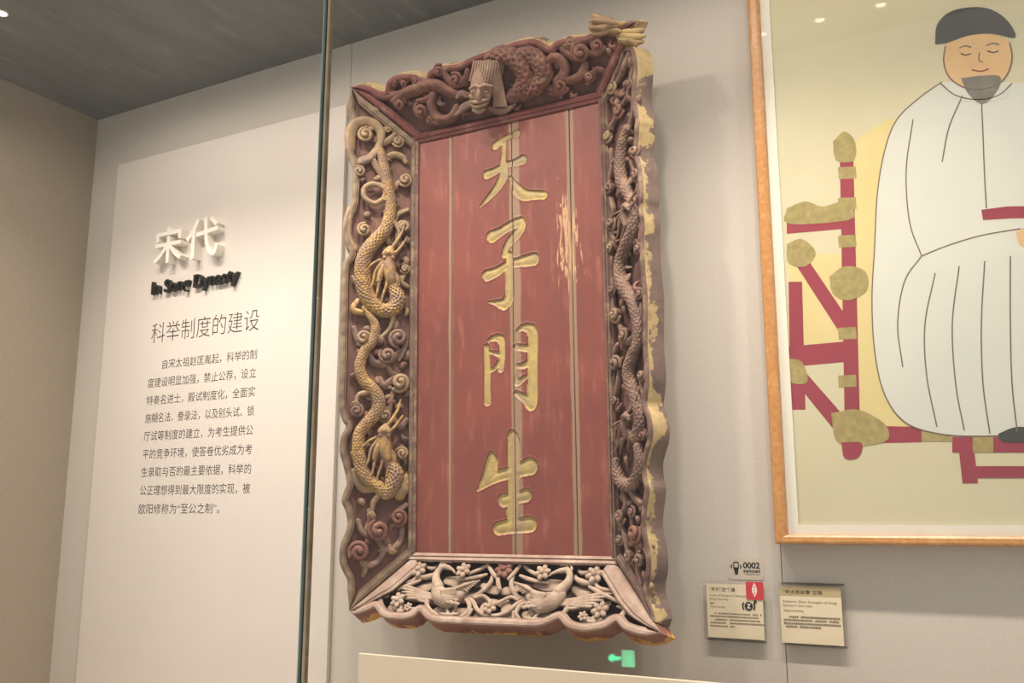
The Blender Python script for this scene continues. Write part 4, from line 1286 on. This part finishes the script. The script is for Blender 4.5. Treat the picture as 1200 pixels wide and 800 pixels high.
fill([(922, 420), (940, 424), (946, 448), (924, 446)], 4)
fill([(974, 484), (1006, 480), (1038, 498), (1036, 518), (984, 520)], 4)
fill([(986, 518), (1010, 519), (1006, 536), (990, 537)], 3)
fill([(1080, 502), (1120, 504), (1120, 517), (1080, 517)], 4, False)
# footstool
fill([(1116, 512), (1320, 512), (1320, 530), (1116, 530)], 3, False)
fill([(1124, 530), (1142, 530), (1146, 566), (1128, 566)], 3, False)
fill([(1142, 546), (1320, 546), (1320, 560), (1142, 560)], 3, False)
fill([(1140, 512), (1164, 512), (1164, 530), (1140, 530)], 4, False)
# robe: one broad bell shape with a few hanging folds
ROBE = [(1104, 96), (1076, 116), (1050, 142), (1036, 180), (1028, 230), (1025, 290), (1022, 350), (1025, 410), (1036, 460), (1060, 494), (1100, 508), (1150, 511), (1210, 508), (1270, 504), (1306, 480), (1320, 420), (1322, 340), (1316, 260), (1306, 180), (1280, 136), (1240, 112), (1200, 98)]
fill(ROBE, 1)
line(ROBE[:18])
for L in ([(1070, 140), (1062, 200), (1066, 260), (1080, 300)], [(1080, 300), (1110, 288), (1150, 276), (1196, 268)], [(1080, 300), (1060, 330), (1052, 380), (1058, 430)], [(1096, 320), (1084, 380), (1086, 440), (1098, 500)],
          [(1124, 312), (1116, 380), (1120, 450), (1130, 504)], [(1154, 306), (1150, 380), (1152, 450), (1160, 508)], [(1184, 300), (1184, 380), (1186, 450), (1192, 506)], [(1150, 112), (1152, 160), (1154, 210), (1156, 244)], [(1128, 112), (1112, 150), (1104, 190)]):
    line(L)
fill([(1150, 246), (1180, 242), (1300, 240), (1300, 254), (1184, 256), (1152, 258)], 3, False)
fill([(1190, 272), (1210, 264), (1250, 266), (1250, 286), (1200, 290)], 6)
fill([(1170, 508), (1192, 500), (1216, 504), (1222, 516), (1176, 518)], 9)
# head: round plain face under a round cap, small rounded beard
fill([(1104, 98), (1124, 108), (1146, 111), (1170, 106), (1184, 98), (1178, 114), (1146, 120), (1114, 114)], 1)
line([(1102, 98), (1120, 112), (1146, 117), (1170, 112), (1186, 98)], 1.2)
fill([(1108, 52), (1106, 70), (1112, 90), (1128, 102), (1146, 105), (1166, 101), (1180, 88), (1186, 68), (1182, 48), (1160, 40), (1130, 42)], 6)
line([(1108, 54), (1106, 72), (1112, 90), (1128, 102), (1146, 105), (1166, 101), (1180, 88), (1186, 68), (1183, 50)], 1.2)
fill([(1096, 52), (1098, 30), (1112, 15), (1136, 9), (1160, 11), (1180, 24), (1190, 44), (1164, 40), (1136, 42), (1112, 50)], 5)
line([(1124, 57), (1131, 54), (1138, 56)], 1.6, 8); line([(1156, 54), (1164, 51), (1171, 53)], 1.6, 8)
line([(1126, 63), (1132, 65), (1138, 63)], 1.2, 9); line([(1157, 60), (1164, 62), (1170, 60)], 1.2, 9)
line([(1148, 62), (1147, 71), (1152, 73)], 1.1)
line([(1139, 82), (1149, 84), (1159, 81)], 1.4, 3)
fill([(1126, 92), (1150, 89), (1172, 90), (1168, 108), (1152, 122), (1136, 112)], 8)
off(art, fr).build('painted_sheet', ART, fr)
off(MB().box((ic[0][0] - 0.003, -0.0455, ic[0][1] - 0.003), (ic[1][0] + 0.003, -0.0435, ic[2][1] + 0.003)), fr).build('picture_glazing', M['picture_glass'], fr)

# ------------------------------------------------------------------ small labels
def holder(x0, x1, z0, z1, cx0, cx1, cz0, cz1, label, title, eng, sub, body, band):
    h = empty('label_holder', ((x0 + x1) / 2, 0, z0), label=label, cat='label')
    y = -0.011
    off(MB().box((x0, y - 0.004, z0), (x1, y, z1)), h).build('acrylic_plate', M['acrylic'], h)
    off(MB().box((x0 + 0.004, -0.0105, z0 - 0.0), (x1 - 0.004, -0.001, z0 + 0.004)).box((x0 + 0.004, -0.0105, z1 - 0.004), (x1 - 0.004, -0.001, z1)), h).build('acrylic_spacer', M['acrylic'], h)
    cyf = y - 0.0062
    off(MB().box((cx0, cyf, cz0), (cx1, cyf + 0.0020, cz1)), h).build('card', M['card'], h)
    ww, hh = cx1 - cx0, cz1 - cz0
    yt = cyf - 0.0004
    if band:
        off(MB().box((cx0, yt, cz1 - 0.17 * hh), (cx1, cyf, cz1)), h).build('title_band', M['olive_band'], h)
        yt -= 0.0004
    mb = MB()
    text_on_wall(mb, title, cx0 + 0.06 * ww, cx0 + (0.70 if band else 0.52) * ww, cz1 - 0.135 * hh, cz1 - 0.065 * hh, yt, 0.0002, 0.004)
    off(mb, h).build('printed_title', M['ink'], h)
    mb = MB()
    for (t, xa, xb, k) in eng:
        text_on_wall(mb, t, cx0 + xa * ww, cx0 + xb * ww, cz1 - (k + 0.045) * hh, cz1 - k * hh, yt, 0.0002, 0)
    off(mb, h).build('printed_subtitle', M['ink_grey'], h)
    # body copy: rows of tiny print too small to read
    mb = MB()
    for (k, xa, xb) in body:
        x = cx0 + xa * ww
        while x < cx0 + xb * ww:
            cw = 0.032 * ww
            if random.random() > 0.07:
                zb = cz1 - (k + 0.035) * hh
                for q in range(3):
                    mb.box((x, yt, zb + q * 0.0105 * hh), (x + cw * random.uniform(0.6, 0.82), cyf, zb + q * 0.0105 * hh + 0.006 * hh))
                mb.box((x + cw * random.uniform(0.1, 0.5), yt, zb), (x + cw * random.uniform(0.55, 0.7), cyf, zb + 0.032 * hh))
            x += cw
    off(mb, h).build('printed_text', M['ink_grey'], h)
    return cyf


M['olive_band'] = paint('card_band', srgb(188, 170, 128), srgb(182, 163, 120), 30, 0.6)
a0, a1 = wall_pt(826, 755, -0.015), wall_pt(895.5, 687, -0.015)
c0, c1 = wall_pt(830, 748, -0.017), wall_pt(893, 684, -0.017)
def wz(x, y, Y): return wall_pt(x, y, Y)[2]
holder(a0[0], a1[0], wz(826, 749.5, -0.015), wz(826, 686, -0.015), c0[0], c1[0], wz(831, 746, -0.017), wz(829.5, 683.5, -0.017),
       'square cream label on clear acrylic with a red tag on its corner, beside the plaque', '“天子门生”门匾', [('Lintel of "Emperor\'s Disciple"', 0.05, 0.72, 0.195), ('Qing Dynasty', 0.05, 0.40, 0.265), ('清代', 0.06, 0.14, 0.345), ('Wood carving', 0.06, 0.32, 0.41)], None,
       [(0.53, 0.14, 0.95), (0.585, 0.05, 0.90), (0.645, 0.14, 0.97), (0.705, 0.05, 0.98), (0.765, 0.05, 0.48)], False)
a0, a1 = wall_pt(916.5, 757, -0.015), wall_pt(990, 690, -0.015)
c0, c1 = wall_pt(916.5, 752, -0.017), wall_pt(985, 688, -0.017)
holder(a0[0], a1[0], wz(917, 755.5, -0.015), wz(916, 682, -0.015), c0[0], c1[0], wz(917.5, 752.5, -0.017), wz(916, 686, -0.017),
       'square cream label with a darker title band, on clear acrylic below the picture', '“宋太祖坐像”立轴', [('Emperor Zhao Kuangyin of Song', 0.05, 0.92, 0.25), ('Dynasty in court robe', 0.05, 0.52, 0.32), ('Replica of painting', 0.06, 0.38, 0.41)], None,
       [(0.52, 0.14, 0.95), (0.575, 0.05, 0.93), (0.635, 0.05, 0.97), (0.69, 0.05, 0.64)], True)

# audio guide sticker on the wall
SY = -0.001
p0, p1 = wall_pt(853, 679, SY), wall_pt(896, 679, SY)
zb, zt = wz(855, 678.5, SY), wz(855, 653.5, SY)
st = empty('audio_guide_sticker', ((p0[0] + p1[0]) / 2, 0, zb), label='grey sticker with a handset and 0002 on the wall above the left label', cat='sticker')
def rounded(mb, x0, x1, z0, z1, r, y0, y1, mi=0):
    P = []
    for cx, cz, a in ((x1 - r, z0 + r, -90), (x1 - r, z1 - r, 0), (x0 + r, z1 - r, 90), (x0 + r, z0 + r, 180)):
        for k in range(7):
            t = math.radians(a + 15 * k)
            P.append((cx + r * math.cos(t), cz + r * math.sin(t)))
    n = len(P)
    mb.add([(p[0], y0, p[1]) for p in P] + [(p[0], y1, p[1]) for p in P], [tuple(range(n)), tuple(reversed(range(n, 2 * n)))] + [(i, n + i, n + (i + 1) % n, (i + 1) % n) for i in range(n)], mi)
mb = MB(); rounded(mb, p0[0], p1[0], zb, zt, 0.008, -0.0012, 0.0)
off(mb, st).build('sticker_sheet', M['sticker'], st)
def SX(x): return wall_pt(x, 668, -0.0014)[0]
def SZ(y): return wall_pt(862, y, -0.0014)[2]
mb = MB()
y0, y1 = -0.0016, -0.0012
rounded(mb, SX(859.5), SX(866), SZ(667), SZ(658), 0.003, y0, y1)
mb.add([(SX(860), y0, SZ(666)), (SX(865.6), y0, SZ(666)), (SX(864.6), y0, SZ(673)), (SX(861.2), y0, SZ(673))], [(0, 3, 2, 1)])
for dx in (-1, 1):
    xx = 862.8 + dx * 5
    mb.box((SX(xx - 0.6), y0, SZ(666)), (SX(xx + 0.4), y1, SZ(661)))
    xx = 862.8 + dx * 6.6
    mb.box((SX(xx - 0.4), y0, SZ(665)), (SX(xx + 0.3), y1, SZ(662.4)))
off(mb, st).build('handset_icon', M['letter_black'], st)
mb = MB(); mb.box((SX(860.7), -0.0019, SZ(664.4)), (SX(864.9), -0.0016, SZ(659.6)))
off(mb, st).build('handset_screen', M['sticker'], st)
mb = MB(); text_on_wall(mb, '0002', SX(871), SX(890.6), SZ(665.5), SZ(658.2), -0.0016, 0.0003, 0.03)
off(mb, st).build('printed_number', M['letter_black'], st)
mb = MB(); text_on_wall(mb, '语音导览编号', SX(871), SX(891), SZ(670.6), SZ(667), -0.0016, 0.0003, 0.012)
text_on_wall(mb, 'Audio guide number', SX(873), SX(890), SZ(673.4), SZ(671.4), -0.0016, 0.0003, 0.0)
off(mb, st).build('printed_caption', M['letter_black'], st)

# red tag stuck on the left label
TY = -0.0188
def TX(x): return wall_pt(x, 692, TY)[0]
def TZ(y): return wall_pt(885, y, TY)[2]
rt_ = empty('red_tag', (TX(884), TY + 0.001, TZ(702)), label='small red tag with a white leaf shape stuck on the left label', cat='sticker')
mb = MB(); rounded(mb, TX(874.2), TX(894.6), TZ(702.6), TZ(681.6), 0.003, TY, TY + 0.0012)
off(mb, rt_).build('tag_sheet', M['red_tag'], rt_)
mb = MB()
n = 16
P = [(TX(884.2) + 0.0062 * math.sin(math.pi * k / n) ** 1.3, TZ(700) + (TZ(682) - TZ(700)) * k / n) for k in range(n + 1)] + [(TX(884.2) - 0.0062 * math.sin(math.pi * k / n) ** 1.3, TZ(700) + (TZ(682) - TZ(700)) * k / n) for k in range(n - 1, 0, -1)]
mb.add([(p[0], TY - 0.0003, p[1]) for p in P], [tuple(range(len(P)))])
off(mb, rt_).build('leaf_mark', M['tag_white'], rt_)
mb = MB()
for (yy, s_) in ((687.5, 0.0016), (691.5, 0.0012), (695, 0.0016)):
    mb.box((TX(884.2) - s_, TY - 0.0006, TZ(yy) - s_), (TX(884.2) + s_, TY - 0.0003, TZ(yy) + s_))
off(mb, rt_).build('tag_symbols', M['red_tag'], rt_)

# black headphone sticker on the left label
HY = -0.0185
def QX(x): return wall_pt(x, 710, HY)[0]
def QZ(y): return wall_pt(878, y, HY)[2]
hs = empty('headphone_sticker', (QX(878), HY + 0.0008, QZ(716)), label='round black headphone symbol with a white letter on the left label', cat='sticker')
def disc(mb, cx, cz, r, y0, y1, a0=0, a1=360, r_in=0.0):
    n = 28
    A = [math.radians(a0 + (a1 - a0) * k / n) for k in range(n + 1)]
    if r_in:
        V = [(cx + r * math.cos(a), y0, cz + r * math.sin(a)) for a in A] + [(cx + r_in * math.cos(a), y0, cz + r_in * math.sin(a)) for a in A]
        mb.add(V, [(k, n + 1 + k, n + 2 + k, k + 1) for k in range(n)])
    else:
        V = [(cx, y0, cz)] + [(cx + r * math.cos(a), y0, cz + r * math.sin(a)) for a in A]
        mb.add(V, [(0, k + 2, k + 1) for k in range(n)])
mb = MB()
disc(mb, QX(877.4), QZ(710), 0.0098, HY, HY)
disc(mb, QX(877.4), QZ(710), 0.0158, HY, HY, -35, 35, 0.0122)
disc(mb, QX(877.4), QZ(710), 0.0158, HY, HY, 145, 215, 0.0122)
disc(mb, QX(885.2), QZ(704.6), 0.0036, HY - 0.0001, HY)
off(mb, hs).build('symbol', M['letter_black'], hs)
mb = MB(); text_on_wall(mb, 'Z', QX(875.2), QX(879.8), QZ(712.6), QZ(707.4), HY - 0.0004, 0.0003, 0.03)
off(mb, hs).build('letter_mark', M['tag_white'], hs)

# ------------------------------------------------------------------ low board in front of the wall
LY = -0.235
q0 = wall_pt(420, 765, LY)
lb = empty('low_display_board', (q0[0] + 0.6, LY, 0.70), label='low cream board standing below the carved plaque, only its top edge in view', cat='board')
off(MB().box((q0[0], LY, 0.70), (q0[0] + 1.25, LY + 0.010, q0[2])), lb).build('face_panel', M['board'], lb, bevel=0.002)
for x in (q0[0] + 0.15, q0[0] + 1.1):
    mb = MB()
    mb.add([(x - 0.01, LY + 0.010, 0.70), (x + 0.01, LY + 0.010, 0.70), (x + 0.01, LY + 0.15, 0.70), (x - 0.01, LY + 0.15, 0.70), (x - 0.01, LY + 0.010, 1.05), (x + 0.01, LY + 0.010, 1.05)],
           [(0, 3, 2, 1), (0, 1, 5, 4), (2, 3, 4, 5), (0, 4, 3), (1, 2, 5)])
    off(mb, lb).build('rear_strut', M['board'], lb)

# ------------------------------------------------------------------ exit sign on the added dark slab, seen as a reflection
P = mirror_pt(727.5, 772, -5.27)
ex = empty('exit_sign', (P[0], -5.30, P[2] - 0.05), label='small green lit exit sign with an arrow, mirrored in the case glass below the plaque', cat='sign')
M['green'] = emis('exit_green', (0.02, 0.85, 0.36, 1), 42.0)
M['green_pale'] = emis('exit_pale', (0.22, 1.0, 0.5, 1), 17.0)
k = 6.6 / F_PX
bx = MB().box((P[0] - 0.11, -5.30, P[2] - 0.06), (P[0] + 0.11, -5.278, P[2] + 0.06))
off(bx, ex).build('housing', M['letter_black'], ex, bevel=0.003)
ys = -5.277
mb = MB().box((P[0] - 0.0, ys - 0.001, P[2] - 0.05), (P[0] + 0.09, ys, P[2] + 0.055))
off(mb, ex).build('lit_panel', M['green_pale'], ex)
mb = MB()
c = (P[0] + 0.045, P[2])
def bar(mb, a, b, wd, y):
    a, b = np.array(a), np.array(b); t = (b - a) / np.linalg.norm(b - a); nn = np.array([-t[1], t[0]]) * wd / 2
    mb.add([(q[0], y, q[1]) for q in (a - nn, b - nn, b + nn, a + nn)], [(3, 2, 1, 0)])
for a, b in (((0.005, 0.012), (-0.008, -0.012)), ((-0.008, -0.012), (0.014, -0.022)), ((0.014, -0.022), (0.012, -0.042)), ((-0.008, -0.012), (-0.022, -0.03)), ((0.004, 0.01), (0.022, 0.004)), ((0.004, 0.01), (-0.016, 0.004))):
    bar(mb, (c[0] + a[0], c[1] + a[1]), (c[0] + b[0], c[1] + b[1]), 0.008, ys + 0.001)
mb.add([(c[0] + 0.008 + 0.008 * math.cos(t), ys + 0.001, c[1] + 0.027 + 0.008 * math.sin(t)) for t in np.linspace(0, 2 * math.pi, 12, endpoint=False)], [tuple(reversed(range(12)))])
off(mb, ex).build('running_figure', M['green'], ex)
mb = MB()
ax, az = P[0] - 0.055, P[2] + 0.0
mb.add([(ax - 0.045, ys, az), (ax - 0.005, ys, az + 0.032), (ax - 0.005, ys, az - 0.032)], [(0, 1, 2)])
mb.box((ax - 0.005, ys - 0.0005, az - 0.011), (ax + 0.045, ys, az + 0.011))
off(mb, ex).build('arrow', M['green'], ex)
